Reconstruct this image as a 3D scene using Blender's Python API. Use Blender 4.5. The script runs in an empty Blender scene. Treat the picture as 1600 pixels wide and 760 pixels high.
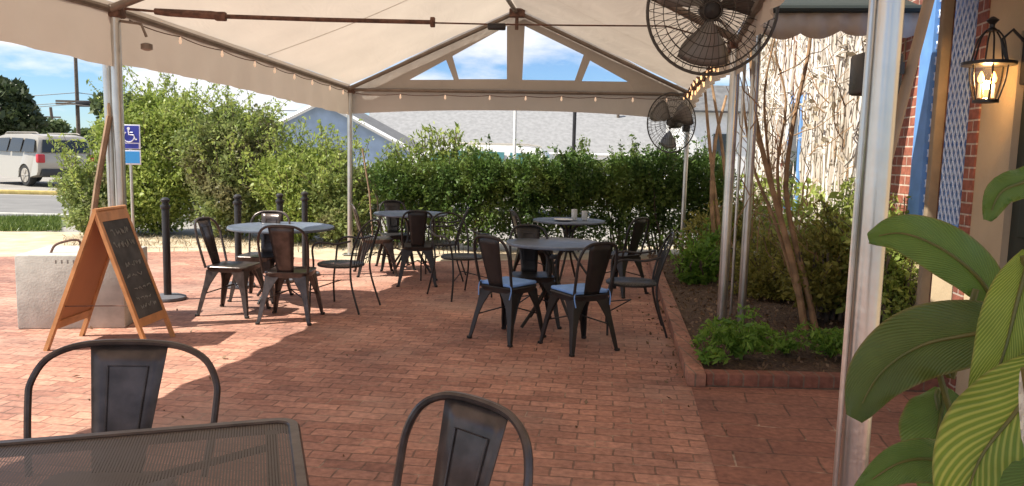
import bpy, bmesh, math, random
import numpy as np
from mathutils import Vector, Matrix, noise
R = math.radians
random.seed(7); rng = np.random.default_rng(7)
scene = bpy.context.scene
COL = scene.collection

# ------------------------------------------------------------------ camera
F = 1200.0; HCAM = 1.5
PITCH = math.atan((380-243)/F); ROLL = 0.0235
cam_mat = Matrix.Translation((0, 0, HCAM)) @ Matrix.Rotation(R(90)-PITCH, 4, 'X') @ Matrix.Rotation(ROLL, 4, 'Z')
cd = bpy.data.cameras.new("camera"); cam = bpy.data.objects.new("camera", cd); COL.objects.link(cam)
cam.matrix_world = cam_mat
cd.sensor_width = 36; cd.lens = F/1600*36; cd.clip_start = 0.05; cd.clip_end = 2000
scene.camera = cam

# ------------------------------------------------------------------ world, sun, exposure
SUN = Vector((-0.74, -0.22, 1.0)).normalized()      # towards the sun
w = bpy.data.worlds.new("World"); scene.world = w; w.use_nodes = True
nt = w.node_tree; nt.nodes.clear()
def wn(t, **k):
    n = nt.nodes.new(t)
    for a, b in k.items(): setattr(n, a, b)
    return n
out = wn('ShaderNodeOutputWorld'); bg = wn('ShaderNodeBackground'); bg.inputs[1].default_value = 0.067
sky = wn('ShaderNodeTexSky'); sky.sky_type = 'NISHITA'; sky.sun_disc = False
sky.sun_elevation = math.asin(SUN.z); sky.sun_rotation = math.atan2(SUN.x, SUN.y)
sky.air_density = 1.0; sky.dust_density = 0.05; sky.ozone_density = 3.0
tc = wn('ShaderNodeTexCoord'); mp = wn('ShaderNodeMapping'); mp.inputs['Scale'].default_value = (1, 1, 3.0)
mp.inputs['Location'].default_value = (0.35, 0.1, 0.2)
nz = wn('ShaderNodeTexNoise'); nz.inputs['Scale'].default_value = 3.4; nz.inputs['Detail'].default_value = 9; nz.inputs['Roughness'].default_value = 0.55
rp = wn('ShaderNodeValToRGB'); rp.color_ramp.elements[0].position = 0.46; rp.color_ramp.elements[1].position = 0.57
mx = wn('ShaderNodeMix', data_type='RGBA'); mx.inputs['B'].default_value = (9.0, 9.2, 9.6, 1)
L = nt.links
L.new(tc.outputs['Generated'], mp.inputs['Vector']); L.new(mp.outputs[0], nz.inputs['Vector']); L.new(nz.outputs['Fac'], rp.inputs[0])
L.new(rp.outputs[0], mx.inputs['Factor']); tn = wn('ShaderNodeMix', data_type='RGBA', blend_type='MULTIPLY'); tn.inputs['Factor'].default_value = 1; tn.inputs['B'].default_value = (0.78, 1.0, 1.28, 1); L.new(sky.outputs[0], tn.inputs['A']); L.new(tn.outputs['Result'], mx.inputs['A']); L.new(mx.outputs['Result'], bg.inputs[0]); L.new(bg.outputs[0], out.inputs[0])
sd = bpy.data.lights.new("sun", 'SUN'); sd.energy = 5.0; sd.angle = R(0.5); sd.color = (1.0, 0.93, 0.82)
so = bpy.data.objects.new("sun", sd); COL.objects.link(so)
so.rotation_euler = SUN.to_track_quat('Z', 'Y').to_euler(); so.location = (-8, -2, 12)
vs = scene.view_settings; vs.view_transform = 'Standard'; vs.look = 'None'; vs.gamma = 1; vs.use_curve_mapping = False
vs.exposure = 0.88
scene.render.resolution_x = 1024; scene.render.resolution_y = 486

# ------------------------------------------------------------------ pixel <-> world helpers (photo 1600x760)
R3 = cam_mat.to_3x3(); CP = Vector((0, 0, HCAM)); R3i = R3.inverted()
def ray(u, v): return R3 @ Vector(((u-800)/F, -(v-380)/F, -1))
def G(u, v, z=0.0):
    d = ray(u, v); t = (z-HCAM)/d.z; p = CP+d*t; p.z = z; return p
def PY(u, v, Y):
    d = ray(u, v); return CP+d*(Y/d.y)
def PP(u, v, p0, n):
    d = ray(u, v); return CP+d*((Vector(p0)-CP).dot(n)/d.dot(n))
def proj(p):
    q = R3i @ (Vector(p)-CP); return (800+F*q.x/-q.z, 380-F*q.y/-q.z)
def zfor(x, y, v):
    a, b = -2.0, 9.0
    for _ in range(50):
        m = (a+b)/2
        if proj((x, y, m))[1] > v: a = m
        else: b = m
    return (a+b)/2

# ------------------------------------------------------------------ materials
def mat(name, col, rough=0.6, metal=0.0, var=0.0, vscale=8.0, bump=0.0, bscale=40.0, col2=None, spec=0.5, detail=4, space='Object'):
    m = bpy.data.materials.new(name); m.use_nodes = True; n = m.node_tree.nodes; l = m.node_tree.links
    b = n['Principled BSDF']; b.inputs['Base Color'].default_value = (*col, 1); b.inputs['Roughness'].default_value = rough
    b.inputs['Metallic'].default_value = metal; b.inputs['Specular IOR Level'].default_value = spec
    t = n.new('ShaderNodeTexCoord')
    if var or col2:
        z = n.new('ShaderNodeTexNoise'); z.inputs['Scale'].default_value = vscale; z.inputs['Detail'].default_value = detail; l.new(t.outputs[space], z.inputs['Vector'])
        r = n.new('ShaderNodeValToRGB'); r.color_ramp.elements[0].position = 0.35; r.color_ramp.elements[1].position = 0.65
        c2 = col2 or tuple(min(1, c*(1+var)) for c in col); c1 = col if col2 else tuple(c*(1-var) for c in col)
        r.color_ramp.elements[0].color = (*c1, 1); r.color_ramp.elements[1].color = (*c2, 1)
        l.new(z.outputs['Fac'], r.inputs[0]); l.new(r.outputs[0], b.inputs['Base Color'])
    if bump:
        z = n.new('ShaderNodeTexNoise'); z.inputs['Scale'].default_value = bscale; z.inputs['Detail'].default_value = 5; l.new(t.outputs[space], z.inputs['Vector'])
        k = n.new('ShaderNodeBump'); k.inputs['Strength'].default_value = bump; k.inputs['Distance'].default_value = 0.02
        l.new(z.outputs['Fac'], k.inputs['Height']); l.new(k.outputs[0], b.inputs['Normal'])
    return m
def leafmat(name, c1, c2, trans=0.35, rough=0.45, patch=None):
    m = bpy.data.materials.new(name); m.use_nodes = True; n = m.node_tree.nodes; l = m.node_tree.links
    b = n['Principled BSDF']; b.inputs['Roughness'].default_value = rough; b.inputs['Specular IOR Level'].default_value = 0.35
    g = n.new('ShaderNodeNewGeometry'); r = n.new('ShaderNodeMix'); r.data_type = 'RGBA'
    r.inputs['A'].default_value = (*c1, 1); r.inputs['B'].default_value = (*c2, 1)
    l.new(g.outputs['Random Per Island'], r.inputs['Factor'])
    src = r.outputs['Result']
    if patch:
        z = n.new('ShaderNodeTexNoise'); z.inputs['Scale'].default_value = 1.6; z.inputs['Detail'].default_value = 3
        l.new(g.outputs['Position'], z.inputs['Vector'])
        q = n.new('ShaderNodeValToRGB'); q.color_ramp.elements[0].position = 0.48; q.color_ramp.elements[1].position = 0.60
        l.new(z.outputs['Fac'], q.inputs[0])
        r2 = n.new('ShaderNodeMix'); r2.data_type = 'RGBA'; r2.inputs['B'].default_value = (*patch, 1)
        l.new(q.outputs[0], r2.inputs['Factor']); l.new(src, r2.inputs['A']); src = r2.outputs['Result']
    l.new(src, b.inputs['Base Color'])
    t = n.new('ShaderNodeBsdfTranslucent'); l.new(src, t.inputs['Color'])
    x = n.new('ShaderNodeMixShader'); x.inputs[0].default_value = trans
    l.new(b.outputs[0], x.inputs[1]); l.new(t.outputs[0], x.inputs[2]); l.new(x.outputs[0], n['Material Output'].inputs[0])
    return m
def brickmat(name, c1, c2, mortar, bw, bh, ms, rot=0.0, plane='XY', bump=0.6, dust=None, dustamt=(0.5, 0.75), off=0.5, speck=False):
    m = bpy.data.materials.new(name); m.use_nodes = True; n = m.node_tree.nodes; l = m.node_tree.links
    b = n['Principled BSDF']; b.inputs['Roughness'].default_value = 0.75; b.inputs['Specular IOR Level'].default_value = 0.3
    t = n.new('ShaderNodeTexCoord'); mp_ = n.new('ShaderNodeMapping'); l.new(t.outputs['Object'], mp_.inputs['Vector'])
    mp_.inputs['Rotation'].default_value = (R(90) if plane == 'XZ' else 0, 0, rot)
    wob = n.new('ShaderNodeTexNoise'); wob.inputs['Scale'].default_value = 4.0; wob.inputs['Detail'].default_value = 3
    l.new(t.outputs['Object'], wob.inputs['Vector'])
    wa = n.new('ShaderNodeVectorMath'); wa.operation = 'SCALE'; wa.inputs['Scale'].default_value = 0.04 if speck else 0.01; l.new(wob.outputs['Color'], wa.inputs[0])
    wb = n.new('ShaderNodeVectorMath'); wb.operation = 'ADD'; l.new(mp_.outputs[0], wb.inputs[0]); l.new(wa.outputs[0], wb.inputs[1])
    k = n.new('ShaderNodeTexBrick'); k.inputs['Scale'].default_value = 1; k.inputs['Brick Width'].default_value = bw; k.inputs['Row Height'].default_value = bh
    k.inputs['Mortar Size'].default_value = ms; k.inputs['Mortar Smooth'].default_value = 0.3; k.offset = off
    if speck:   # sand caught in some of the joints
        sn_ = n.new('ShaderNodeTexNoise'); sn_.inputs['Scale'].default_value = 5; sn_.inputs['Detail'].default_value = 6; l.new(t.outputs['Object'], sn_.inputs['Vector'])
        sr = n.new('ShaderNodeValToRGB'); sr.color_ramp.elements[0].position = .54; sr.color_ramp.elements[1].position = .64
        sr.color_ramp.elements[0].color = (*mortar, 1); sr.color_ramp.elements[1].color = (.46, .33, .24, 1); l.new(sn_.outputs['Fac'], sr.inputs[0])
    k.inputs['Color1'].default_value = (*c1, 1); k.inputs['Color2'].default_value = (*c2, 1); k.inputs['Mortar'].default_value = (*mortar, 1); k.inputs['Bias'].default_value = 0.0
    l.new(wb.outputs[0], k.inputs['Vector'])
    if speck: l.new(sr.outputs[0], k.inputs['Mortar'])
    z = n.new('ShaderNodeTexNoise'); z.inputs['Scale'].default_value = 1.3; z.inputs['Detail'].default_value = 8; z.inputs['Roughness'].default_value = 0.65
    l.new(t.outputs['Object'], z.inputs['Vector'])
    r = n.new('ShaderNodeValToRGB'); r.color_ramp.elements[0].position = 0.3; r.color_ramp.elements[1].position = 0.7
    r.color_ramp.elements[0].color = (0.62, 0.62, 0.66, 1); r.color_ramp.elements[1].color = (1.25, 1.2, 1.15, 1); l.new(z.outputs['Fac'], r.inputs[0])
    mu = n.new('ShaderNodeMix'); mu.data_type = 'RGBA'; mu.blend_type = 'MULTIPLY'; mu.inputs['Factor'].default_value = 1
    l.new(k.outputs['Color'], mu.inputs['A']); l.new(r.outputs[0], mu.inputs['B']); src = mu.outputs['Result']
    z2 = n.new('ShaderNodeTexNoise'); z2.inputs['Scale'].default_value = 28; z2.inputs['Detail'].default_value = 6; l.new(t.outputs['Object'], z2.inputs['Vector'])
    r4 = n.new('ShaderNodeValToRGB'); r4.color_ramp.elements[0].position = 0.35; r4.color_ramp.elements[1].position = 0.7
    r4.color_ramp.elements[0].color = (0.75, 0.75, 0.75, 1); r4.color_ramp.elements[1].color = (1.15, 1.15, 1.15, 1); l.new(z2.outputs['Fac'], r4.inputs[0])
    mu2 = n.new('ShaderNodeMix'); mu2.data_type = 'RGBA'; mu2.blend_type = 'MULTIPLY'; mu2.inputs['Factor'].default_value = 1
    l.new(src, mu2.inputs['A']); l.new(r4.outputs[0], mu2.inputs['B']); src = mu2.outputs['Result']
    if dust:
        z3 = n.new('ShaderNodeTexNoise'); z3.inputs['Scale'].default_value = 0.9; z3.inputs['Detail'].default_value = 7; l.new(t.outputs['Object'], z3.inputs['Vector'])
        r3 = n.new('ShaderNodeValToRGB'); r3.color_ramp.elements[0].position = dustamt[0]; r3.color_ramp.elements[1].position = dustamt[1]; l.new(z3.outputs['Fac'], r3.inputs[0])
        sc = n.new('ShaderNodeMath'); sc.operation = 'MULTIPLY'; sc.inputs[1].default_value = 0.55; l.new(r3.outputs[0], sc.inputs[0])
        m3 = n.new('ShaderNodeMix'); m3.data_type = 'RGBA'; m3.inputs['B'].default_value = (*dust, 1); l.new(sc.outputs[0], m3.inputs['Factor']); l.new(src, m3.inputs['A']); src = m3.outputs['Result']
    l.new(src, b.inputs['Base Color'])
    inv = n.new('ShaderNodeMath'); inv.operation = 'MULTIPLY_ADD'; inv.inputs[1].default_value = -1; inv.inputs[2].default_value = 1; l.new(k.outputs['Fac'], inv.inputs[0])
    ad = n.new('ShaderNodeMath'); ad.operation = 'MULTIPLY_ADD'; ad.inputs[1].default_value = 0.5; l.new(z2.outputs['Fac'], ad.inputs[0]); l.new(inv.outputs[0], ad.inputs[2])
    bu = n.new('ShaderNodeBump'); bu.inputs['Strength'].default_value = bump; bu.inputs['Distance'].default_value = 0.008
    l.new(ad.outputs[0], bu.inputs['Height']); l.new(bu.outputs[0], b.inputs['Normal'])
    return m
def emat(name, col, s):
    m = bpy.data.materials.new(name); m.use_nodes = True; b = m.node_tree.nodes['Principled BSDF']
    b.inputs['Base Color'].default_value = (*col, 1); b.inputs['Emission Color'].default_value = (*col, 1); b.inputs['Emission Strength'].default_value = s
    return m
def fabricmat(name, col, trans):
    m = bpy.data.materials.new(name); m.use_nodes = True; n = m.node_tree.nodes; l = m.node_tree.links
    b = n['Principled BSDF']; b.inputs['Base Color'].default_value = (*col, 1); b.inputs['Roughness'].default_value = 0.6; b.inputs['Specular IOR Level'].default_value = 0.2
    t = n.new('ShaderNodeBsdfTranslucent'); x = n.new('ShaderNodeMixShader'); x.inputs[0].default_value = trans
    g = n.new('ShaderNodeNewGeometry'); z = n.new('ShaderNodeTexNoise'); z.inputs['Scale'].default_value = 1.4; z.inputs['Detail'].default_value = 6
    l.new(g.outputs['Position'], z.inputs['Vector'])
    r = n.new('ShaderNodeValToRGB'); r.color_ramp.elements[0].position = 0.3; r.color_ramp.elements[1].position = 0.75
    r.color_ramp.elements[0].color = (*[c*0.86 for c in col], 1); r.color_ramp.elements[1].color = (*col, 1)
    l.new(z.outputs['Fac'], r.inputs[0]); l.new(r.outputs[0], b.inputs['Base Color'])
    tm = n.new('ShaderNodeMix'); tm.data_type = 'RGBA'; tm.blend_type = 'MULTIPLY'; tm.inputs['Factor'].default_value = 1
    tm.inputs['B'].default_value = (1.0, 0.90, 0.80, 1); l.new(r.outputs[0], tm.inputs['A']); l.new(tm.outputs['Result'], t.inputs['Color'])
    mpg = n.new('ShaderNodeMapping'); mpg.inputs['Scale'].default_value = (2.2, 0.7, 1.5); mpg.inputs['Rotation'].default_value = (0, 0, .5); l.new(g.outputs['Position'], mpg.inputs['Vector'])
    wz_ = n.new('ShaderNodeTexNoise'); wz_.inputs['Scale'].default_value = 1.6; wz_.inputs['Detail'].default_value = 3; wz_.inputs['Distortion'].default_value = .8; l.new(mpg.outputs[0], wz_.inputs['Vector'])
    wb_ = n.new('ShaderNodeBump'); wb_.inputs['Strength'].default_value = .3; wb_.inputs['Distance'].default_value = .06; l.new(wz_.outputs['Fac'], wb_.inputs['Height']); l.new(wb_.outputs[0], b.inputs['Normal']); l.new(wb_.outputs[0], t.inputs['Normal'])
    l.new(b.outputs[0], x.inputs[1]); l.new(t.outputs[0], x.inputs[2]); l.new(x.outputs[0], n['Material Output'].inputs[0])
    return m
def glassmat(name, tint, alpha, rough=0.05):
    m = bpy.data.materials.new(name); m.use_nodes = True; n = m.node_tree.nodes; l = m.node_tree.links
    g = n.new('ShaderNodeBsdfGlossy'); g.inputs['Roughness'].default_value = rough; g.inputs['Color'].default_value = (0.9, 0.9, 0.9, 1)
    t = n.new('ShaderNodeBsdfTransparent'); t.inputs[0].default_value = (*tint, 1)
    x = n.new('ShaderNodeMixShader'); x.inputs[0].default_value = alpha
    l.new(t.outputs[0], x.inputs[1]); l.new(g.outputs[0], x.inputs[2]); l.new(x.outputs[0], n['Material Output'].inputs[0]); return m
def meshmat(name, col, pitch=0.007, hole=0.58):
    """perforated sheet metal: round holes on a grid"""
    m = bpy.data.materials.new(name); m.use_nodes = True; n = m.node_tree.nodes; l = m.node_tree.links
    b = n['Principled BSDF']; b.inputs['Base Color'].default_value = (*col, 1); b.inputs['Roughness'].default_value = 0.4; b.inputs['Metallic'].default_value = 0.5
    tcn = n.new('ShaderNodeTexCoord'); vm = n.new('ShaderNodeVectorMath'); vm.operation = 'SCALE'; vm.inputs['Scale'].default_value = 1/pitch
    l.new(tcn.outputs['Object'], vm.inputs[0]); fr = n.new('ShaderNodeVectorMath'); fr.operation = 'FRACTION'; l.new(vm.outputs[0], fr.inputs[0])
    su = n.new('ShaderNodeVectorMath'); su.operation = 'SUBTRACT'; su.inputs[1].default_value = (0.5, 0.5, 0.5); l.new(fr.outputs[0], su.inputs[0])
    mu = n.new('ShaderNodeVectorMath'); mu.operation = 'MULTIPLY'; mu.inputs[1].default_value = (1, 1, 0); l.new(su.outputs[0], mu.inputs[0])
    le = n.new('ShaderNodeVectorMath'); le.operation = 'LENGTH'; l.new(mu.outputs[0], le.inputs[0])
    gt = n.new('ShaderNodeMath'); gt.operation = 'LESS_THAN'; gt.inputs[1].default_value = hole/2*1.0; l.new(le.outputs['Value'], gt.inputs[0])
    t = n.new('ShaderNodeBsdfTransparent'); x = n.new('ShaderNodeMixShader')
    l.new(gt.outputs[0], x.inputs[0]); l.new(b.outputs[0], x.inputs[1]); l.new(t.outputs[0], x.inputs[2]); l.new(x.outputs[0], n['Material Output'].inputs[0]); return m

M = {}
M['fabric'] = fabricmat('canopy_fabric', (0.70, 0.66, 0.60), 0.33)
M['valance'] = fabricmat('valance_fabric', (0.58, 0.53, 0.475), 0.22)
M['alu'] = mat('brushed_aluminium', (0.56, 0.55, 0.52), 0.28, 0.9, var=0.10, vscale=6, bump=0.05)
M['frame_tube'] = mat('frame_tube', (0.20, 0.16, 0.13), 0.5, 0.4, var=0.15)
M['rust'] = mat('rusty_fitting', (0.13, 0.07, 0.05), 0.8, 0.1, var=0.4, vscale=20)
M['strap'] = mat('tan_strap', (0.24, 0.16, 0.10), 0.85, var=0.2, vscale=12)
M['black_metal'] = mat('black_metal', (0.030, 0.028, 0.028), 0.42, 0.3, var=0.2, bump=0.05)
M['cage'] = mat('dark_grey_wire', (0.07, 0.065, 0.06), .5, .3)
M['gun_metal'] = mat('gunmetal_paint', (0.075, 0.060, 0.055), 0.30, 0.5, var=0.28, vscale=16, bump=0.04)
M['table_metal'] = mat('tabletop_metal', (0.15, 0.18, 0.225), 0.38, 0.35, var=0.15, vscale=14, bump=0.05)
M['mesh_metal'] = meshmat('perforated_tabletop', (0.075, 0.06, 0.053), .007, .47)
M['cushion'] = mat('pale_blue_cushion', (0.20, 0.38, 0.76), 0.8, var=0.08, bump=0.2, bscale=90)
M['wood'] = mat('warm_pine', (0.46, 0.22, 0.085), 0.5, var=0.18, vscale=9, bump=0.06)
M['woodback'] = mat('hardboard_back', (0.44, 0.205, 0.10), 0.7, var=0.06, vscale=3)
M['chalkboard'] = mat('chalkboard', (0.035, 0.036, 0.037), 0.75, col2=(0.075, 0.077, 0.078), vscale=7)
M['chalk'] = mat('chalk', (0.20, 0.21, 0.20), 0.9)
M['concrete'] = mat('concrete', (0.44, 0.43, 0.385), 0.97, var=0.13, vscale=9, bump=0.15, bscale=60, detail=9)
M['soil'] = mat('mulch', (0.055, 0.033, 0.022), 0.95, col2=(0.13, 0.085, 0.055), vscale=35, bump=1.0, bscale=50, detail=8)
M['sand'] = mat('sandy_ground', (0.42, 0.33, 0.21), 0.95, col2=(0.55, 0.46, 0.33), vscale=3, bump=0.3, bscale=30, detail=9)
M['asphalt'] = mat('asphalt', (0.17, 0.165, 0.155), 0.9, var=0.12, vscale=1.5, bump=0.2, bscale=80, detail=8)
M['lot'] = mat('parking_concrete', (0.27, 0.25, 0.22), 0.9, var=0.15, vscale=0.8, detail=8)
M['paintyellow'] = mat('kerb_yellow', (0.55, 0.42, 0.14), 0.8, var=0.15)
M['grassground'] = mat('turf', (0.08, 0.12, 0.035), 0.9, col2=(0.16, 0.17, 0.07), vscale=6)
M['stucco'] = mat('cream_stucco', (0.68, 0.62, 0.52), 0.9, var=0.12, vscale=2.5, bump=0.3, bscale=50, detail=8)
M['stuccotan'] = mat('tan_stucco', (0.50, 0.39, 0.25), 0.85, var=0.08, vscale=3, bump=0.15, bscale=60)
M['blue'] = mat('blue_paint', (0.14, 0.32, 0.68), 0.5, var=0.1, vscale=7)
M['lattice'] = mat('lattice_metal', (0.56, 0.68, 0.86), 0.5, 0.05)
M['darkdoor'] = mat('dark_green_door', (0.018, 0.025, 0.020), 0.4)
M['bulb'] = emat('warm_bulb', (1.0, 0.56, 0.26), 1.0)
M['bulbdim'] = emat('faint_warm_bulb', (1.0, 0.74, 0.54), 0.22)
M['flame'] = emat('lantern_flame', (1.0, 0.42, 0.10), 5.0)
M['glass'] = glassmat('clear_glass', (0.92, 0.88, 0.80), 0.10)
M['vinyl'] = glassmat('clear_vinyl', (0.95, 0.96, 0.98), 0.05)
M['carglass'] = mat('car_glass', (0.025, 0.032, 0.037), 0.08)
M['tealglass'] = mat('teal_windscreen', (0.06, 0.17, 0.18), 0.08)
M['silver'] = mat('silver_car_paint', (0.42, 0.385, 0.33), 0.28, 0.25)
M['white'] = mat('white_paint', (0.78, 0.77, 0.74), 0.5, var=0.05)
M['rubber'] = mat('tyre_rubber', (0.02, 0.02, 0.02), 0.8)
M['redlamp'] = mat('tail_lamp_red', (0.45, 0.02, 0.03), 0.25)
M['shingle'] = mat('grey_shingles', (0.235, 0.235, 0.235), 0.9, var=0.12, vscale=5, bump=0.3, bscale=20, detail=9)
M['shingledark'] = mat('dark_shingles', (0.13, 0.13, 0.13), 0.9, var=0.2, vscale=4)
M['siding'] = mat('pale_blue_siding', (0.36, 0.45, 0.58), 0.7, var=0.12, vscale=2)
M['bark'] = mat('tan_bark', (0.30, 0.185, 0.10), 0.85, var=0.3, vscale=10, bump=0.3)
M['barkgrey'] = mat('grey_bark', (0.13, 0.10, 0.075), 0.9, var=0.3, vscale=12, bump=0.4)
M['signblue'] = mat('sign_blue', (0.03, 0.045, 0.33), 0.4)
M['signlight'] = mat('sign_light_blue', (0.04, 0.30, 0.66), 0.4)
M['signwhite'] = mat('sign_white', (0.78, 0.80, 0.84), 0.4)
M['awning'] = mat('dark_green_awning', (0.02, 0.028, 0.024), 0.8)
M['terracotta'] = mat('terracotta', (0.42, 0.18, 0.10), 0.8, var=0.15)
M['spathe'] = leafmat('cream_spathe', (0.75, 0.72, 0.62), (0.75, 0.72, 0.62), 0.3)
M['lf_hedge'] = leafmat('hedge_leaves', (0.04, 0.085, 0.02), (0.14, 0.23, 0.05), 0.38, patch=(0.15, 0.21, 0.045))
M['lf_bush'] = leafmat('bush_leaves', (0.15, 0.21, 0.06), (0.33, 0.38, 0.13), 0.45, patch=(0.24, 0.23, 0.11))
M['lf_yellow'] = leafmat('yellow_green_leaves', (0.20, 0.28, 0.05), (0.42, 0.48, 0.13), 0.45)
M['lf_tree'] = leafmat('dark_tree_leaves', (0.03, 0.05, 0.02), (0.08, 0.10, 0.04), 0.25)
M['lf_far'] = leafmat('far_tree_leaves', (0.08, 0.12, 0.045), (0.16, 0.20, 0.08), 0.3)
M['lf_olive'] = leafmat('olive_leaves', (0.17, 0.165, 0.035), (0.40, 0.37, 0.09), 0.45)
M['lf_fern'] = leafmat('fern_leaves', (0.10, 0.22, 0.03), (0.26, 0.42, 0.07), 0.45)
M['lf_dry'] = leafmat('dry_leaves', (0.33, 0.25, 0.15), (0.60, 0.53, 0.40), 0.3)
M['lf_litter'] = leafmat('mulch_litter', (0.10, 0.055, 0.03), (0.30, 0.20, 0.12), 0.1)
M['vine'] = leafmat('dry_vine', (0.30, 0.24, 0.17), (0.86, 0.82, 0.76), 0.05, .9)
M['grassblade'] = leafmat('grass_blades', (0.07, 0.13, 0.02), (0.20, 0.25, 0.06), 0.3)

# ------------------------------------------------------------------ object helpers
def tag(o, label=None, cat=None, group=None, kind=None):
    if label: o['label'] = label
    if cat: o['category'] = cat
    if group: o['group'] = group
    if kind: o['kind'] = kind
    return o
def thing(name, label, cat, loc=(0, 0, 0), rz=0.0, group=None):
    o = bpy.data.objects.new(name, None); COL.objects.link(o); o.location = loc; o.rotation_euler = (0, 0, rz)
    o.empty_display_size = 0.1
    return tag(o, label, cat, group)
def link(name, me, m, parent=None, smooth=True):
    o = bpy.data.objects.new(name, me); COL.objects.link(o)
    if m: me.materials.append(m)
    if smooth:
        me.polygons.foreach_set('use_smooth', [True]*len(me.polygons))
        try: me.set_sharp_from_angle(angle=R(40))
        except Exception: pass
    if parent: o.parent = parent
    return o
def obj(name, bm, m, parent=None, smooth=True):
    me = bpy.data.meshes.new(name); bmesh.ops.recalc_face_normals(bm, faces=bm.faces[:]); bm.to_mesh(me); bm.free()
    return link(name, me, m, parent, smooth)
def pyobj(name, v, f, m, parent=None, smooth=False):
    me = bpy.data.meshes.new(name); me.from_pydata([tuple(x) for x in v], [], f); me.update(); return link(name, me, m, parent, smooth)
def structure(name, v, f, m, parent=None):
    o = pyobj(name, v, f, m, parent); o['kind'] = 'structure'; return o
def dup(o, parent=None):
    c = o.copy(); COL.objects.link(c); c.parent = parent
    if parent: c.matrix_parent_inverse = o.matrix_parent_inverse.copy()
    for ch in list(o.children): dup(ch, c)
    return c
def B(): return bmesh.new()
def box(bm, c, s, rz=0.0, bev=0.0, rot=None):
    r = bmesh.ops.create_cube(bm, size=1.0); vs_ = r['verts']
    bmesh.ops.scale(bm, vec=s, verts=vs_)
    if bev: 
        es = list({e for v in vs_ for e in v.link_edges}); rr = bmesh.ops.bevel(bm, geom=es, offset=bev, segments=2, affect='EDGES', profile=0.5)
        vs_ = list({v for f in rr['faces'] for v in f.verts} | {v for v in vs_ if v.is_valid})
        vs_ = [v for v in vs_ if v.is_valid]
    Mx = Matrix.Translation(c) @ (rot.to_4x4() if rot else Matrix.Rotation(rz, 4, 'Z'))
    bmesh.ops.transform(bm, matrix=Mx, verts=vs_); return vs_
def tube(bm, pts, r, seg=8, cap=True):
    """swept tube; r a number or a list"""
    pts = [Vector(p) for p in pts]; n = len(pts); rs = r if isinstance(r, (list, tuple)) else [r]*n
    rings = []; prev = None
    for i, p in enumerate(pts):
        d = (pts[min(i+1, n-1)]-pts[max(i-1, 0)]).normalized()
        if prev is None:
            a = Vector((0, 0, 1)) if abs(d.z) < 0.9 else Vector((1, 0, 0)); x = d.cross(a).normalized()
        else:
            x = (prev-d*prev.dot(d)).normalized()
        prev = x; y = d.cross(x)
        rings.append([bm.verts.new(p+(x*math.cos(2*math.pi*k/seg)+y*math.sin(2*math.pi*k/seg))*rs[i]) for k in range(seg)])
    for a, b in zip(rings, rings[1:]):
        for k in range(seg): bm.faces.new((a[k], a[(k+1) % seg], b[(k+1) % seg], b[k]))
    if cap: bm.faces.new(rings[0][::-1]); bm.faces.new(rings[-1])
def spline(pts, n=8):
    """catmull-rom"""
    P = [Vector(p) for p in pts]; P = [P[0]*2-P[1]]+P+[P[-1]*2-P[-2]]; o = []
    for i in range(1, len(P)-2):
        for k in range(n):
            t = k/n; a, b, c, d = P[i-1], P[i], P[i+1], P[i+2]
            o.append(0.5*((2*b)+(c-a)*t+(2*a-5*b+4*c-d)*t*t+(-a+3*b-3*c+d)*t**3))
    o.append(P[-2]); return o
def lathe(bm, prof, seg=24, c=(0, 0, 0)):
    rings = []
    for r, z in prof:
        rings.append([bm.verts.new((c[0]+r*math.cos(2*math.pi*k/seg), c[1]+r*math.sin(2*math.pi*k/seg), c[2]+z)) for k in range(seg)])
    for a, b in zip(rings, rings[1:]):
        for k in range(seg): bm.faces.new((a[k], a[(k+1) % seg], b[(k+1) % seg], b[k]))
    bm.faces.new(rings[0][::-1]); bm.faces.new(rings[-1])
def loft(bm, rings, closed=True, cap=True):
    R_ = [[bm.verts.new(p) for p in r] for r in rings]; n = len(R_[0])
    for a, b in zip(R_, R_[1:]):
        for k in range(n if closed else n-1): bm.faces.new((a[k], a[(k+1) % n], b[(k+1) % n], b[k]))
    if cap and closed: bm.faces.new(R_[0][::-1]); bm.faces.new(R_[-1])
def sheet(bm, P, nu, nv, f=None):
    """bilinear patch of four corners a b c d"""
    a, b, c, d = [Vector(p) for p in P]; g = []
    for i in range(nu+1):
        row = []
        for j in range(nv+1):
            s, t = i/nu, j/nv; p = (a*(1-s)+b*s)*(1-t)+(d*(1-s)+c*s)*t
            if f: p = p+f(s, t, p)
            row.append(bm.verts.new(p))
        g.append(row)
    for i in range(nu):
        for j in range(nv): bm.faces.new((g[i][j], g[i+1][j], g[i+1][j+1], g[i][j+1]))
def solid(o, t):
    md = o.modifiers.new('thickness', 'SOLIDIFY'); md.thickness = t; md.offset = 0; return o
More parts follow.
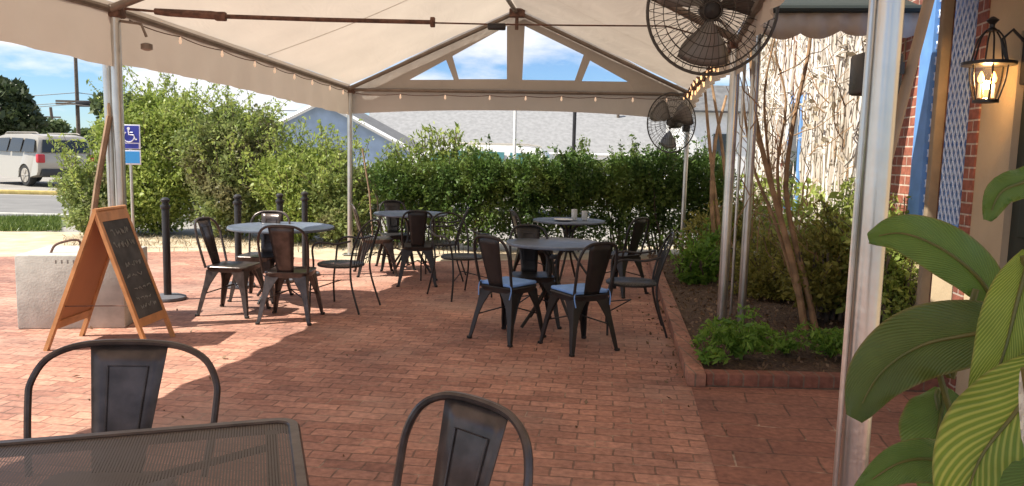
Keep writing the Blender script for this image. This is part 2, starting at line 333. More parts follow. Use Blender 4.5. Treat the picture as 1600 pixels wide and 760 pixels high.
def leaves(name, pts, size, m, parent=None, aspect=0.5, up=0.0, jit=0.35, out=None):
    """one mesh of folded leaf blades, one at each point"""
    pts = np.asarray(pts, float); n = len(pts)
    a = rng.normal(size=(n, 3)); 
    if out is not None: a = a*0.9+out*0.8
    a[:, 2] += up; a /= np.linalg.norm(a, axis=1)[:, None]
    b = rng.normal(size=(n, 3)); b -= a*(a*b).sum(1)[:, None]; b /= np.linalg.norm(b, axis=1)[:, None]
    c = np.cross(a, b)
    s = size*(1+jit*1.3*rng.normal(size=n)).clip(0.35, 2.2)[:, None]
    v = np.empty((n, 5, 3)); v[:, 0] = pts-a*s*0.5; v[:, 1] = pts+b*s*aspect*0.5+c*s*0.06; v[:, 2] = pts+a*s*0.5; v[:, 3] = pts-b*s*aspect*0.5+c*s*0.06; v[:, 4] = pts
    me = bpy.data.meshes.new(name); me.vertices.add(n*4); me.vertices.foreach_set('co', v[:, :4].reshape(-1))
    me.loops.add(n*4); me.loops.foreach_set('vertex_index', np.arange(n*4)); me.polygons.add(n)
    me.polygons.foreach_set('loop_start', np.arange(n)*4); me.polygons.foreach_set('loop_total', np.full(n, 4)); me.update(); me.validate()
    return link(name, me, m, parent, smooth=False)
def blobpts(blobs, dens=1.0, shell=0.55):
    P, O = [], []
    for c, r, n in blobs:
        n = int(n*dens); d = rng.normal(size=(n, 3)); d /= np.linalg.norm(d, axis=1)[:, None]
        f = shell+(1-shell)*rng.random(n)**0.6
        lump = np.array([noise.noise(Vector(x)*2.6+Vector(c)) for x in d])
        f = f*(1+0.38*lump)
        P.append(np.array(c)+d*f[:, None]*np.array(r)); O.append(d)
    return np.concatenate(P), np.concatenate(O)

# ================================================================== SETTING: ground
PD = R(-7.0)     # patio direction turned slightly right
structure('terrain', [(-400, -60, -.02), (400, -60, -.02), (400, 900, -.02), (-400, 900, -.02)], [(0, 1, 2, 3)], M['lot'])
structure('sand_strip', [(-16, 6, -.012), (5.5, 6, -.012), (5.5, 13.3, -.012), (-16, 13.3, -.012)], [(0, 1, 2, 3)], M['sand'])
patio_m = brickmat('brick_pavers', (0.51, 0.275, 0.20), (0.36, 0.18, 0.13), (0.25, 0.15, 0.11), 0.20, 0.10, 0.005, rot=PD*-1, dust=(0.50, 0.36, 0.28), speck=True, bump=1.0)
E0 = [G(-30, 402), G(150, 397), G(300, 392), G(420, 398), G(560, 412), G(700, 408), G(1010, 405)]
vv = [(-9, -4, 0), (4.6, -4, 0), (4.6, 10.9, 0)]+[tuple(p) for p in reversed(E0)]+[(-9, E0[0].y, 0)]
structure('patio', vv, [tuple(range(len(vv)))], patio_m)
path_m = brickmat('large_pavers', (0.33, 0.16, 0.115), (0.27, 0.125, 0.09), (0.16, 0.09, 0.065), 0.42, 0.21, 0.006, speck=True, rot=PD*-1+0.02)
K0 = G(1074, 604); K1 = G(1014, 414); kd = (K1-K0).normalized()
pa = [K0+Vector((.02, -.03, .004)), G(1122, 752, .004), Vector((.55, .5, .004)), Vector((3.4, .5, .004)), Vector((3.4, K0.y-.03, .004))]
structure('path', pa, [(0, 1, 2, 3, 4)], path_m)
# street side, left
structure('lawn', [G(-60, 341, -.008), G(95, 343, -.008), G(110, 352, -.008), G(60, 362, -.008), G(-60, 360, -.008)], [(4, 3, 2, 1, 0)], M['grassground'])
structure('road', [(-60, 16.0, -.010), (-3.5, 15.6, -.010), (-3.5, 22.6, -.010), (-60, 23, -.010)], [(0, 1, 2, 3)], M['asphalt'])
bm = B(); box(bm, (-31, 23.3, 0.04), (56, .18, .12), bev=.02); k = obj('kerb', bm, M['paintyellow']); k['kind'] = 'structure'
bm = B(); box(bm, (-31, 15.85, 0.03), (56, .2, .09), bev=.02); k = obj('kerb', bm, M['concrete']); k['kind'] = 'structure'

# planter bed and its brick kerb
side_n = Vector((kd.y, -kd.x, 0))
far_r = Vector((4.2, 10.9, 0))
kerb_m = brickmat('kerb_brick', (0.30, 0.13, 0.09), (0.24, 0.10, 0.07), (0.22, 0.16, 0.12), 0.10, 0.10, 0.006, rot=0.0, plane='XZ', off=0.0)
kerb_top = brickmat('kerb_top_brick', (0.40, 0.21, 0.15), (0.34, 0.17, 0.12), (0.22, 0.16, 0.12), 0.20, 0.10, 0.006, rot=-0.2, off=0.0)
kl = (K1-K0).length; ang = math.atan2(kd.y, kd.x)
bm = B(); mid = K0+kd*(kl/2)+side_n*.06; box(bm, (0, 0, .045), (kl, .12, .09), bev=.008)
o = obj('kerb', bm, kerb_top); o['kind'] = 'structure'; o.location = mid; o.rotation_euler = (0, 0, ang)
bm = B(); box(bm, (0, 0, .045), (2.3, .12, .09), bev=.008)
o = obj('kerb', bm, kerb_m); o['kind'] = 'structure'; o.location = (K0.x+1.275, K0.y+.058, .0); 
bm = B()
a, b_, c_, d_ = K0+Vector((.1, .1, .06)), Vector((3.6, K0.y+.1, .06)), Vector((4.6, 11.8, .06)), K1+Vector((.08, .6, .06))
sheet(bm, [a, b_, c_, d_], 60, 140, lambda s, t, p: Vector((0, 0, .035*noise.noise(p*3)+.02*noise.noise(p*14))))
o = obj('planter_bed', bm, M['soil']); o['kind'] = 'structure'
# fallen mulch chips and dry leaves lying on the bed
pts = []
for _ in range(3200):
    s, t = random.random(), random.random()**.8
    p = (a*(1-s)+b_*s)*(1-t)+(d_*(1-s)+c_*s)*t; pts.append((p.x, p.y, p.z+.02+random.random()*.01))
o = leaves('leaf_litter', pts, .034, M['lf_litter'], up=0.1); tag(o, kind='stuff', label='dry brown leaves scattered over the mulch bed', cat='leaf litter')

pts = []
for _ in range(130):
    q = G(random.uniform(-100, 1300), random.choice((random.uniform(395, 740), random.uniform(395, 520))), .012); pts.append(q)
for _ in range(150):
    s_ = random.random()*kl; q = K0+kd*s_-side_n*abs(random.gauss(0, .10)); pts.append((q.x-.01, q.y, .012))
o = leaves('fallen_leaves', pts, .026, M['lf_litter'], up=0.0, aspect=.6); tag(o, kind='stuff', label='small dry leaves and crumbs scattered over the brick paving', cat='leaf litter')
# ================================================================== the building on the right
W0 = Vector((2.98, 5.2, 0)); wu = Vector((.127, 1, 0)).normalized(); wn_ = Vector((-wu.y, wu.x, 0))
def wall_s(u, v=250): return (PP(u, v, W0, wn_)-W0).dot(wu)
def wz(u, v): return PP(u, v, W0, wn_).z
def wallbox(bm, s0, s1, z0, z1, off, th, bev=0.0):
    """box on the wall plane: its face stands off metres in front of W0 plane and runs th back"""
    c = W0+wu*((s0+s1)/2)+wn_*(off-th/2); c.z = (z0+z1)/2
    box(bm, c, (s1-s0, th, z1-z0), rz=math.atan2(wu.y, wu.x), bev=bev)
bld = thing('restaurant_building', 'cream stucco and red brick restaurant wall with blue framed windows beside the planter', 'building', W0)
def bpart(name, bm, m, parent=None):
    o = obj(name, bm, m, None, smooth=False); par = parent or bld
    o.parent = par; o.matrix_parent_inverse = par.matrix_world.inverted() if par.type != 'EMPTY' else Matrix.Translation(-W0)
    return o
sVf, sBr0, sBr1, sBl1, sLa1, sSt1, sTa1 = wall_s(1178), wall_s(1396), wall_s(1435), wall_s(1453), wall_s(1515), wall_s(1531), wall_s(1583)
WS = wall_s(1236, 220), wall_s(1256, 220)
bm = B(); wallbox(bm, sBr0, sVf+0.3, 0, 5.2, 0, .3); bpart('stucco_wall', bm, M['stucco'])
brick_v = brickmat('wall_brick', (0.36, 0.13, 0.085), (0.27, 0.10, 0.07), (0.55, 0.46, 0.38), 0.21, 0.075, 0.007, rot=0, plane='XZ')
def brickpart(s0, s1, z0, z1, off, th):
    bm = B(); box(bm, (0, 0, 0), (s1-s0, th, z1-z0)); c = W0+wu*((s0+s1)/2)+wn_*(off-th/2); c.z = (z0+z1)/2
    o = obj('brick_pier', bm, brick_v, None, False); o.parent = bld; o.location = c-W0; o.rotation_euler = (0, 0, math.atan2(wu.y, wu.x)); return o
brickpart(sBr1, sBr0, 0.02, 5.2, .03, .33)
brickpart(sSt1, sLa1, 0.02, 5.2, .03, .33)
# window with blue frame and diamond security lattice
zb = wz(1500, 352)
bm = B(); wallbox(bm, sLa1, sBr1, 0, zb-.06, .0, .3); bpart('stucco_wall', bm, M['stuccotan'])
bm = B(); wallbox(bm, sLa1+.001, sBr1-.001, 4.2, 5.2, .0, .3); bpart('stucco_wall', bm, M['stuccotan'])
bm = B(); fw = sBr1-sBl1
wallbox(bm, sBl1, sBr1, zb-.06, 4.2, .05, .2, .004); wallbox(bm, sLa1, sLa1+.018, zb-.06, 4.2, .006, .2, .003); wallbox(bm, sLa1+.018, sBl1, zb-.06, zb, .03, .22, .004)
for zz in (1.65, 2.25, 2.85, 3.5): wallbox(bm, sLa1+.018, sBl1, zz-.02, zz+.02, .004, .03)
win = bpart('window', bm, M['blue'])
bm = B(); wallbox(bm, sLa1+.018, sBl1, zb, 4.2, -.03, .02); bpart('pane', bm, mat('blue_blind', (0.20, 0.34, 0.60), 0.35, var=0.15, vscale=3), win)
bm = B(); s0, s1 = sLa1+.018, sBl1; step = .11
def lat(sgn):
    z = zb-1.2
    while z < 4.2:
        pts = []
        ls = s1-s0; za = z if sgn > 0 else z+ls*1.7; z2 = z+ls*1.7 if sgn > 0 else z
        # clip to opening
        def P(s, zz): q = W0+wu*s+wn_*.018; q.z = zz; return q
        t0, t1 = 0.0, 1.0
        for lo in (zb,):
            d = z2-za
            if d > 0: t0 = max(t0, (lo-za)/d)
            elif za > lo: t1 = min(t1, (lo-za)/d)
            else: t1 = -1
        if t1 > t0+.02: tube(bm, [P(s0+ls*t0, za+(z2-za)*t0), P(s0+ls*t1, za+(z2-za)*t1)], .007, 4)
        z += step
lat(1); lat(-1); bpart('lattice', bm, M['lattice'], win)
# tan corner and dark door next to the lantern
bm = B(); wallbox(bm, sTa1, sSt1, 0, 5.2, .02, .32); bpart('stucco_wall', bm, M['stuccotan'])
bm = B(); wallbox(bm, sTa1-1.15, sTa1, 0.02, 2.25, -.02, .06); door = bpart('door', bm, M['darkdoor'])
bm = B()
for (x0, x1, z0, z1) in ((.12, .5, .25, .95), (.62, 1.0, .25, .95), (.12, .5, 1.1, 2.05), (.62, 1.0, 1.1, 2.05)):
    wallbox(bm, sTa1-x1, sTa1-x0, z0, z1, .0, .02, .006)
bpart('door_panel', bm, M['darkdoor'], door)
bm = B(); wallbox(bm, sTa1-1.15, sTa1, 2.27, 5.2, .02, .32); wallbox(bm, sTa1-3.2, sTa1-1.15, 0, 5.2, .02, .32); bpart('stucco_wall', bm, M['stuccotan'])
# far window in the vine wall
bm = B(); z0, z1 = wz(1245, 330), wz(1245, 150)
wallbox(bm, WS[1], WS[0], z0, z1, .05, .1, .005); w2 = bpart('window', bm, M['blue'])
bm = B(); wallbox(bm, WS[1]+.08, WS[0]-.08, z0+.1, z1-.1, .055, .02); bpart('pane', bm, M['carglass'], w2)
o = brickpart(WS[0]+.0, WS[0]+.75, 0.3, 4.2, .02, .1)
# roof slab
bm = B(); wallbox(bm, sTa1-3.2, sVf+.3, 5.2, 5.45, .25, 5.0); bpart('roof', bm, M['shingledark'])
# body of the building behind the front wall
bm = B(); wallbox(bm, sTa1-3.2, sVf+.3, 0, 5.2, -.33, 4.5); bpart('back_volume', bm, M['stucco'])

# dry vines hanging on the wall
vine = thing('climbing_vine', 'dry tan climbing vine covering the cream stucco wall', 'vine', W0+wu*3)
bm = B()
def WP(s, z, off): p = W0+wu*s+wn_*off; p.z = z; return p
for i in range(300):
    s = sBr0+.02+(sVf-sBr0)*random.random()**1.15; z = random.uniform(2.6, 5.1)
    if WS[1]-.02 < s < WS[0] and random.random() < .75: continue
    z = z; zend = random.uniform(0.2, 2.6)
    n_ = 10; pts = []; ds = 0
    for k in range(n_):
        ds += random.uniform(-.07, .07); pts.append(WP(s+ds, z+(zend-z)*k/(n_-1), .02+.045*random.random()))
    r = random.uniform(.006, .016); tube(bm, pts, r, 4, False)
for i in range(160):
    s = sBr0+.1+(sVf-sBr0)*random.random(); z = random.uniform(1.4, 4.9); pts = []
    dx, dz = random.uniform(-.14, .14), random.uniform(-.1, .14)
    for k in range(8): pts.append(WP(s+dx*k, z+dz*k, .05+.12*random.random()))
    tube(bm, pts, random.uniform(.004, .010), 4, False)
o = obj('vine_stems', bm, M['vine'], None); o.parent = vine; o.matrix_parent_inverse = Matrix.Translation(-(W0+wu*3)); 
pts = []
for i in range(2200):
    s = sBr0+.05+(sVf-sBr0)*random.random(); z = 0.3+4.7*random.random()
    if noise.noise(Vector((s*.9, z*1.1, 3))) > -.05+.25*random.random() and not WS[1]-.05 < s < WS[0]+.02:
        p = WP(s, z, .05+.14*random.random()); pts.append(p)
o = leaves('foliage', pts, .06, M['lf_dry'], vine, .6); o.matrix_parent_inverse = Matrix.Translation(-(W0+wu*3))
pts = []
for i in range(2600):
    s = sBr0+.05+(sVf-sBr0)*random.random(); z = 0.2+1.1*random.random()**1.6
    pts.append(WP(s, z, .05+.25*random.random()))
o = leaves('foliage', pts, .07, M['lf_yellow'], vine, .6); o.matrix_parent_inverse = Matrix.Translation(-(W0+wu*3))

# carriage lantern on the wall
lp = PP(1545, 100, W0+wn_*.2, wn_); lan = thing('wall_lantern', 'lit black carriage lantern mounted on the tan wall', 'lantern', (lp.x, lp.y, lp.z)); lan.scale = (1.12, 1.12, 1.12)
LZ = lp.z
bm = B()
lathe(bm, [(.0, .235), (.012, .23), (.03, .215), (.012, .195), (.012, .18), (.03, .165), (.03, .16)], 12)
for k in range(6):
    a_ = k*math.pi/3+.2; q = [(r_*math.cos(a_), r_*math.sin(a_), z_) for r_, z_ in ((.028, .165), (.06, .12), (.078, .04), (.088, 0))]
    tube(bm, spline(q, 4), .0045, 5)
    q = [(r_*math.cos(a_), r_*math.sin(a_), z_) for r_, z_ in ((.088, -.01), (.082, -.08), (.06, -.17), (.052, -.185))]
    tube(bm, spline(q, 4), .0045, 5)
lathe(bm, [(.085, -.012), (.125, -.008), (.125, .008), (.085, .014)], 24); lathe(bm, [(.0, -.20), (.06, -.195), (.06, -.18), (.0, -.175)], 20)
obj('frame', bm, M['black_metal'], lan)
bm = B(); box(bm, (0, 0, -.15), (.02, .02, .04))
tube(bm, [(0.035, 0, -.17), (.035, 0, -.10)], .008, 6); tube(bm, [(-.03, 0.01, -.17), (-.03, .01, -.10)], .008, 6); obj('candle_tube', bm, M['white'], lan)
for px in (.035, -.03):
    bm = B(); lathe(bm, [(.0, -.10), (.013, -.088), (.015, -.07), (.006, -.045), (.0, -.035)], 10, (px, .005, 0)); obj('bulb', bm, M['flame'], lan)
bm = B(); lathe(bm, [(.048, -.178), (.056, -.17), (.078, -.08), (.083, -.015)], 20)
obj('glass', bm, M['glass'], lan)
bm = B(); t_ = -wn_
box(bm, t_*.185+Vector((0, 0, .03)), (.09, .03, .26), rz=math.atan2(wu.y, wu.x), bev=.008)
tube(bm, [t_*.17+Vector((0, 0, .1)), t_*.10+Vector((0, 0, .17)), t_*.05+Vector((0, 0, .12)), t_*.09+Vector((0, 0, 0))], .008, 6); obj('bracket', bm, M['black_metal'], lan)
ld = bpy.data.lights.new('lantern_light', 'POINT'); ld.energy = 6; ld.color = (1, .6, .25); ld.shadow_soft_size = .03
lo = bpy.data.objects.new('lantern_light', ld); COL.objects.link(lo); lo.location = (0, 0, -.07); lo.parent = lan

# ================================================================== the frame tent
pBL, pFL, pBR, pFR = G(547, 398), G(196, 510), G(1064, 408), G(1126, 520)
zBL = zfor(pBL.x, pBL.y, 137); zBR = zfor(pBR.x, pBR.y, 145); zFL = zfor(pFL.x, pFL.y, 12); zFR = zfor(pFR.x, pFR.y, 62)
print('tent', pBL, zBL, pFL, zFL, pBR, zBR, pFR, zFR)
NRp = PY(1361, 380, 1.95); NRp.z = 0
pNL = pFL+(pFL-pBL)*1.0+Vector((-.2, 0, 0)); pNR = Vector((NRp.x, NRp.y, 0))
zNL, zNR = zFL+.05, zFR
pKL = pNL+Vector((-.6, -3.2, 0)); pKR = pNR+Vector((-.4, -3.2, 0))
def up(p, z): return Vector((p.x, p.y, z))
ap = PP(808, 17, pBL, (pBR-pBL).cross(Vector((0, 0, 1))).normalized()); apx = up(ap, ap.z)
rise = apx.z-(zBL+zBR)/2
tent = thing('frame_tent', 'large beige frame tent with clear gable windows over the brick patio', 'tent', (0, 6, 0))
def tpart(name, bm, m, parent=None, smooth=True):
    o = obj(name, bm, m, None, smooth); o.parent = parent or tent; o.matrix_parent_inverse = Matrix.Translation((0, -6, 0)) if parent is None else Matrix.Identity(4)
    if parent is not None: pass
    return o
frames = [(pBL, zBL, pBR, zBR), (pFL, zFL, pFR, zFR), (pNL, zNL, pNR, zNR), (pKL, zNL, pKR, zNR)]
ridge = [apx]
for (l, zl, r_, zr) in frames[1:]:
    m_ = (l+r_)/2; ridge.append(Vector((m_.x, m_.y, (zl+zr)/2+rise)))
print('ridge', ridge)
# roof sheets, a shallow sag between frames
bm = B()
def sag(s, t, p): return Vector((0, 0, -.05*math.sin(math.pi*s)*math.sin(math.pi*t)+.012*noise.noise(p*2.2)+.010*noise.noise(Vector((p.x*1.2+p.y*3.2, p.y*1.0-p.x*2, 4)))*(1-t)))
for i in range(3):
    l0, z0, r0, y0 = frames[i]; l1, z1, r1, y1 = frames[i+1]
    sheet(bm, [up(l0, z0+.04), up(l1, z1+.04), ridge[i+1]+Vector((0, 0, .04)), ridge[i]+Vector((0, 0, .04))], 40, 26, sag)
    sheet(bm, [up(r0, y0+.04), up(r1, y1+.04), ridge[i+1]+Vector((0, 0, .04)), ridge[i]+Vector((0, 0, .04))], 40, 26, sag)
bmesh.ops.remove_doubles(bm, verts=bm.verts, dist=.002)
tpart('roof_canopy', bm, M['fabric'])
# valances
def valance(p0, z0, p1, z1, d0, dm, d1, off, m=M['valance']):
    bm = B(); n = 40; rows = []
    for i in range(n+1):
        t = i/n; p = p0*(1-t)+p1*t; z = z0*(1-t)+z1*t+.03; d = dm+((d0-dm) if t < .5 else (d1-dm))*abs(2*t-1)**2.2
        wv = off*.02*math.sin(i*1.7)
        rows.append([bm.verts.new((p.x+off*.012*min(k, 2)+wv*k/3, p.y, z+.01-(d+.01)*k/4)) for k in range(5)])
    for a_, b2 in zip(rows, rows[1:]):
        for k in range(4): bm.faces.new((a_[k], b2[k], b2[k+1], a_[k+1]))
    return tpart('valance', bm, m)
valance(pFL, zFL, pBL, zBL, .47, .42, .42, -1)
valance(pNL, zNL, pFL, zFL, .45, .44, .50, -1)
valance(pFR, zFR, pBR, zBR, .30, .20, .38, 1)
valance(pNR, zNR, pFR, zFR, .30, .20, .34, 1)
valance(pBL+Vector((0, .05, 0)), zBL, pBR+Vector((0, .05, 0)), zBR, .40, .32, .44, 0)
# one welded seam across the roof in each bay
for i in range(3):
    l0, z0, r0, y0 = frames[i]; l1, z1, r1, y1 = frames[i+1]; q = []; wd_ = (l1-l0).normalized()*.011; bm = B()
    pa_, pr_, pb_ = up((l0+l1)/2, (z0+z1)/2+.03), (ridge[i]+ridge[i+1])/2+Vector((0, 0, .03)), up((r0+r1)/2, (y0+y1)/2+.03)
    for e0, e1 in ((pa_, pr_), (pr_, pb_)):
        for t_ in np.linspace(0, 1, 13)[(0 if e0 is pa_ else 1):]: q.append(e0*(1-t_)+e1*t_+Vector((0, 0, -.052*math.sin(math.pi*t_))))
    rows = [(bm.verts.new(x-wd_), bm.verts.new(x+wd_)) for x in q]
    for r0_, r1_ in zip(rows, rows[1:]): bm.faces.new((r0_[0], r0_[1], r1_[1], r1_[0]))
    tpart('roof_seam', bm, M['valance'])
# gable end with four clear windows
gn = (pBR-pBL).cross(Vector((0, 0, 1))).normalized(); gp = pBL+Vector((0, .03, 0))
def GP(u, v): return PP(u, v, gp, gn)
wins = [[(640, 125), (697, 94), (709, 125)], [(707, 88), (792, 41), (792, 124), (717, 124)], [(820, 41), (912, 86), (898, 126), (816, 125)], [(922, 95), (981, 128), (909, 127)]]
outer = [(552, 137), (640, 91), (720, 52), (808, 7), (890, 49), (980, 94), (1073, 145), (930, 142), (808, 140), (680, 139)]
from mathutils.geometry import delaunay_2d_cdt
V2, E2, F2 = [], [], []
for poly in [outer]+wins:
    b0 = len(V2); V2 += [Vector(q) for q in poly]; k = len(poly); E2 += [(b0+i, b0+(i+1) % k) for i in range(k)]
res = delaunay_2d_cdt(V2, E2, [], 1, 1e-4)
def inside(pt, poly):
    c = False; n = len(poly)
    for i in range(n):
        x0, y0 = poly[i]; x1, y1 = poly[(i+1) % n]
        if (y0 > pt[1]) != (y1 > pt[1]) and pt[0] < (x1-x0)*(pt[1]-y0)/(y1-y0)+x0: c = not c
    return c
vs3 = [GP(v.x, v.y) for v in res[0]]; fs = []
for f in res[2]:
    cx = sum(res[0][i].x for i in f)/len(f); cy = sum(res[0][i].y for i in f)/len(f)
    if not any(inside((cx, cy), w_) for w_ in wins): fs.append(tuple(f))
bm = B(); bv = [bm.verts.new(p) for p in vs3]
for f in fs: bm.faces.new([bv[i] for i in f])
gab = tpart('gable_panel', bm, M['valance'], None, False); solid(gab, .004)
for w_ in wins:
    bm = B(); bm.faces.new([bm.verts.new(GP(*q)+Vector((0, .004, 0))) for q in w_]); o = tpart('window_pane', bm, M['vinyl'], gab, False)
# frame members
for i, (l, zl, r_, zr) in enumerate(frames[:3]):
    d = Vector((0, -.06, 0))
    for side, z_ in ((l, zl), (r_, zr)):
        bm = B(); tube(bm, [up(side, z_-.02)+d, ridge[i]+Vector((0, 0, -.03))+d], .028 if i == 0 else .032, 10); tpart('rafter', bm, M['frame_tube'])
for i in range(2):
    for k in (0, 2):
        a_, b2 = frames[i], frames[i+1]
        bm = B(); tube(bm, [up(a_[k], a_[k+1]-.02), up(b2[k], b2[k+1]-.02)], .028, 8); tpart('eave_beam', bm, M['frame_tube'])
bm = B(); tube(bm, [up(pBL, zBL-.03), up(pBR, zBR-.03)], .024, 8); tpart('eave_beam', bm, M['frame_tube'])
bm = B(); tube(bm, [ridge[0]+Vector((0, 0, -.04)), ridge[1]+Vector((0, 0, -.04))], .03, 8); tube(bm, [ridge[1]+Vector((0, 0, -.04)), ridge[2]+Vector((0, 0, -.04))], .03, 8); tpart('ridge_beam', bm, M['frame_tube'])
# king post bracket at the apex
bm = B(); tube(bm, [apx+Vector((0, -.1, -.02)), apx+Vector((0, -.1, -.28))], .025, 8); box(bm, apx+Vector((0, -.1, -.05)), (.22, .1, .12), bev=.01); tpart('crown_bracket', bm, M['rust'])
# poles
def pole(p, z, r=.04, tilt=(0, 0), m=M['alu'], base=True, z0=0.0):
    bm = B(); tube(bm, [(p.x, p.y, z0), (p.x+tilt[0], p.y+tilt[1], z)], r, 16)
    o = tpart('pole', bm, m)
    if base: bm = B(); box(bm, (p.x, p.y, z0+.008), (.2, .2, .012), bev=.004); tpart('foot_plate', bm, M['alu'])
    return o
pole(pBL, zBL); pole(pBR, zBR, .035); pole(pFL+Vector((0, .0, 0)), zFL, .042, z0=.612); pole(pFL+Vector((-.085, .03, 0)), zFL, .034, (-.01, 0), base=False, z0=.612)
tx = PP(1146, 130, pFR, Vector((0, 1, 0)))
pole(pFR, zFR, .042); pole(G(1157, 516), zFR+.1, .036); pole(G(1141, 505), zFR, .014, base=False)
pole(NRp, zNR, .0345); pole(pNL, zNL, .042)
# strap and cable beside the near pole
bm = B(); tube(bm, [up(NRp, 0)+Vector((-.048, .0, 0)), up(NRp, zNR)+Vector((-.042, 0, 0))], .007, 8); tpart('cable', bm, M['alu'])
# front tie: strap, turnbuckle, rod
yF = pFL.y
def TP(u, v): return PP(u, v, pFL, (pFR-pFL).cross(Vector((0, 0, 1))).normalized())
bm = B(); tube(bm, [TP(195, 14), TP(242, 18)], [.012, .010], 6); tube(bm, [TP(242, 18), TP(262, 20), TP(330, 24), TP(350, 26)], [.025, .030, .034, .030], 8)
box(bm, TP(345, 26), (.09, .05, .07), bev=.01); tube(bm, [TP(350, 26), TP(500, 31), TP(672, 35)], .018, 8); box(bm, TP(676, 35), (.04, .04, .08), bev=.008); tpart('turnbuckle_strap', bm, M['rust'])
bm = B(); tube(bm, [TP(676, 36), TP(760, 38), TP(900, 40), TP(1040, 41), up(pFR, zFR-.05)], .007, 6); tpart('tie_cable', bm, M['rust'])
bm = B(); box(bm, TP(776, 42), (.15, .07, .05), bev=.01); o = tpart('sensor_box', bm, M['black_metal'])
# corner fittings
for p, z_ in ((pFL, zFL), (pBL, zBL), (pBR, zBR), (pFR, zFR)):
    bm = B(); box(bm, (p.x, p.y, z_-.03), (.13, .13, .10), bev=.015); tpart('corner_fitting', bm, M['rust'])
bm = B(); tube(bm, [up(pFL, zFL-.1), up(pFL, zFL-.1)+Vector((.2, .02, -.02)), up(pFL, zFL-.22)+Vector((.24, .02, 0))], .012, 6); lathe(bm, [(.02, -.03), (.045, -.02), (.045, .02), (.02, .03)], 12, (pFL.x+.24, pFL.y+.02, zFL-.3)); tpart('hook', bm, M['frame_tube'])
# anchor straps
bm = B(); q0 = PY(171, 182, 6.3); q1 = PY(137, 402, 6.1)
tube(bm, [PY(166, 108, 6.4), q0], .016, 6); tube(bm, [q0, PY(152, 290, 6.2), q1], .024, 6); tpart('anchor_strap', bm, M['strap'])
bm = B(); tube(bm, [PY(566, 232, pBL.y-.1), PY(577, 300, pBL.y-.2), PY(583, 380, pBL.y-.3)], .012, 6); tpart('anchor_strap', bm, M['strap'])

# string lights along the eaves
def string(pts, label, cols, sag_=.018, r=.015, cable=.005):
    t = thing('string_lights', label, 'string lights', pts[0], group='string lights along the tent eaves')
    pts = [Vector(p)-Vector(pts[0]) for p in pts]; path = []
    for a_, b2 in zip(pts, pts[1:]):
        for k in range(6): s = k/6; path.append(a_*(1-s)+b2*s-Vector((0, 0, sag_*4*s*(1-s))))
    path.append(pts[-1]); bm = B(); tube(bm, path, cable, 5); obj('cable', bm, M['rust'], t)
    for i, p in enumerate(pts[1:-1]):
        bm = B(); lathe(bm, [(.006, .0), (.010, -.01), (r*.6, -.02), (r, -.04), (r*.7, -.058), (.002, -.066)], 10, (0, 0, 0))
        b_o = obj('bulb', bm, cols, t); b_o.location = p
def EV(t, dz=-.08): p = pFL*(1-t)+pBL*t; return Vector((p.x+.06, p.y-.02, zFL*(1-t)+zBL*t+dz))
string([EV(t) for t in (.02, .16, .30, .43, .52, .62, .72, .83, .92, .98)], 'string of small bulbs along the left eave of the tent', M['bulbdim'])
def EB(t, dz=-.09): p = pBL*(1-t)+pBR*t; return Vector((p.x, p.y-.09, zBL*(1-t)+zBR*t+dz))
string([EB(t) for t in (.02, .15, .28, .41, .515, .62, .72, .83, .93, .99)], 'string of round bulbs under the back gable of the tent', M['bulbdim'], r=.016)
def ER(t, dz=-.05): p = pBR*(1-t)+pFR*t; a_ = t*60; return Vector((p.x-.05+.05*math.cos(a_), p.y-.02, zBR*(1-t)+zFR*t+dz+.05*math.sin(a_)))
string([ER(t) for t in np.linspace(.02, .95, 26)], 'glowing string lights wrapped round the right eave beam behind the fans', M['bulb'], .0, .012, .012)

# speaker behind near pole
sp = PY(1376, 115, 2.13); zt, zb2 = zfor(sp.x, sp.y, 82), zfor(sp.x, sp.y, 148)
t = thing('outdoor_speaker', 'small black speaker box clamped behind the thick near tent pole', 'speaker', (sp.x, sp.y, zb2))
bm = B(); box(bm, (0.0, .03, (zt-zb2)/2), (.112, .09, zt-zb2), bev=.01); obj('cabinet', bm, M['black_metal'], t)
bm = B(); box(bm, (-.015, -.07, (zt-zb2)/2), (.03, .12, .03)); obj('clamp', bm, M['black_metal'], t)

# scalloped dark awning on the wall side
aw = thing('window_awning', 'dark awning with scalloped beige edge above the vine wall', 'awning', (2.4, 6.2, 2.6))
bm = B(); n = 60; rows = []
for i in range(n+1):
    t_ = i/n; u = 1190+(1500-1190)*t_
    p = PY(u, 30, 5.9); zlow = zfor(p.x, p.y, 50+10*abs(math.sin(t_*math.pi*5.0))+3*math.sin(t_*9)); ztop = zfor(p.x, p.y, 12)
    rows.append([bm.verts.new(Vector((p.x, p.y+.01*math.sin(i), z_))-Vector((2.4, 6.2, 2.6))) for z_ in (ztop, (ztop+zlow)/2, zlow)])
for a_, b2 in zip(rows, rows[1:]):
    for k in range(2): bm.faces.new((a_[k], b2[k], b2[k+1], a_[k+1]))
solid(obj('scalloped_edge', bm, M['valance'], aw), .003)
bm = B(); a0, a1 = PY(1190, 14, 5.88), PY(1500, 14, 5.88); b0, b1 = a0+Vector((.25, 1.0, .35)), a1+Vector((.25, 1.0, .35))
sheet(bm, [Vector(x)-Vector((2.4, 6.2, 2.6)) for x in (a0, a1, b1, b0)], 8, 4); solid(obj('awning_top', bm, M['awning'], aw), .01)
bm = B(); tube(bm, [Vector(a0)-Vector((2.4, 6.2, 2.6)), Vector(a1)-Vector((2.4, 6.2, 2.6))], .03, 8); obj('front_bar', bm, M['awning'], aw)

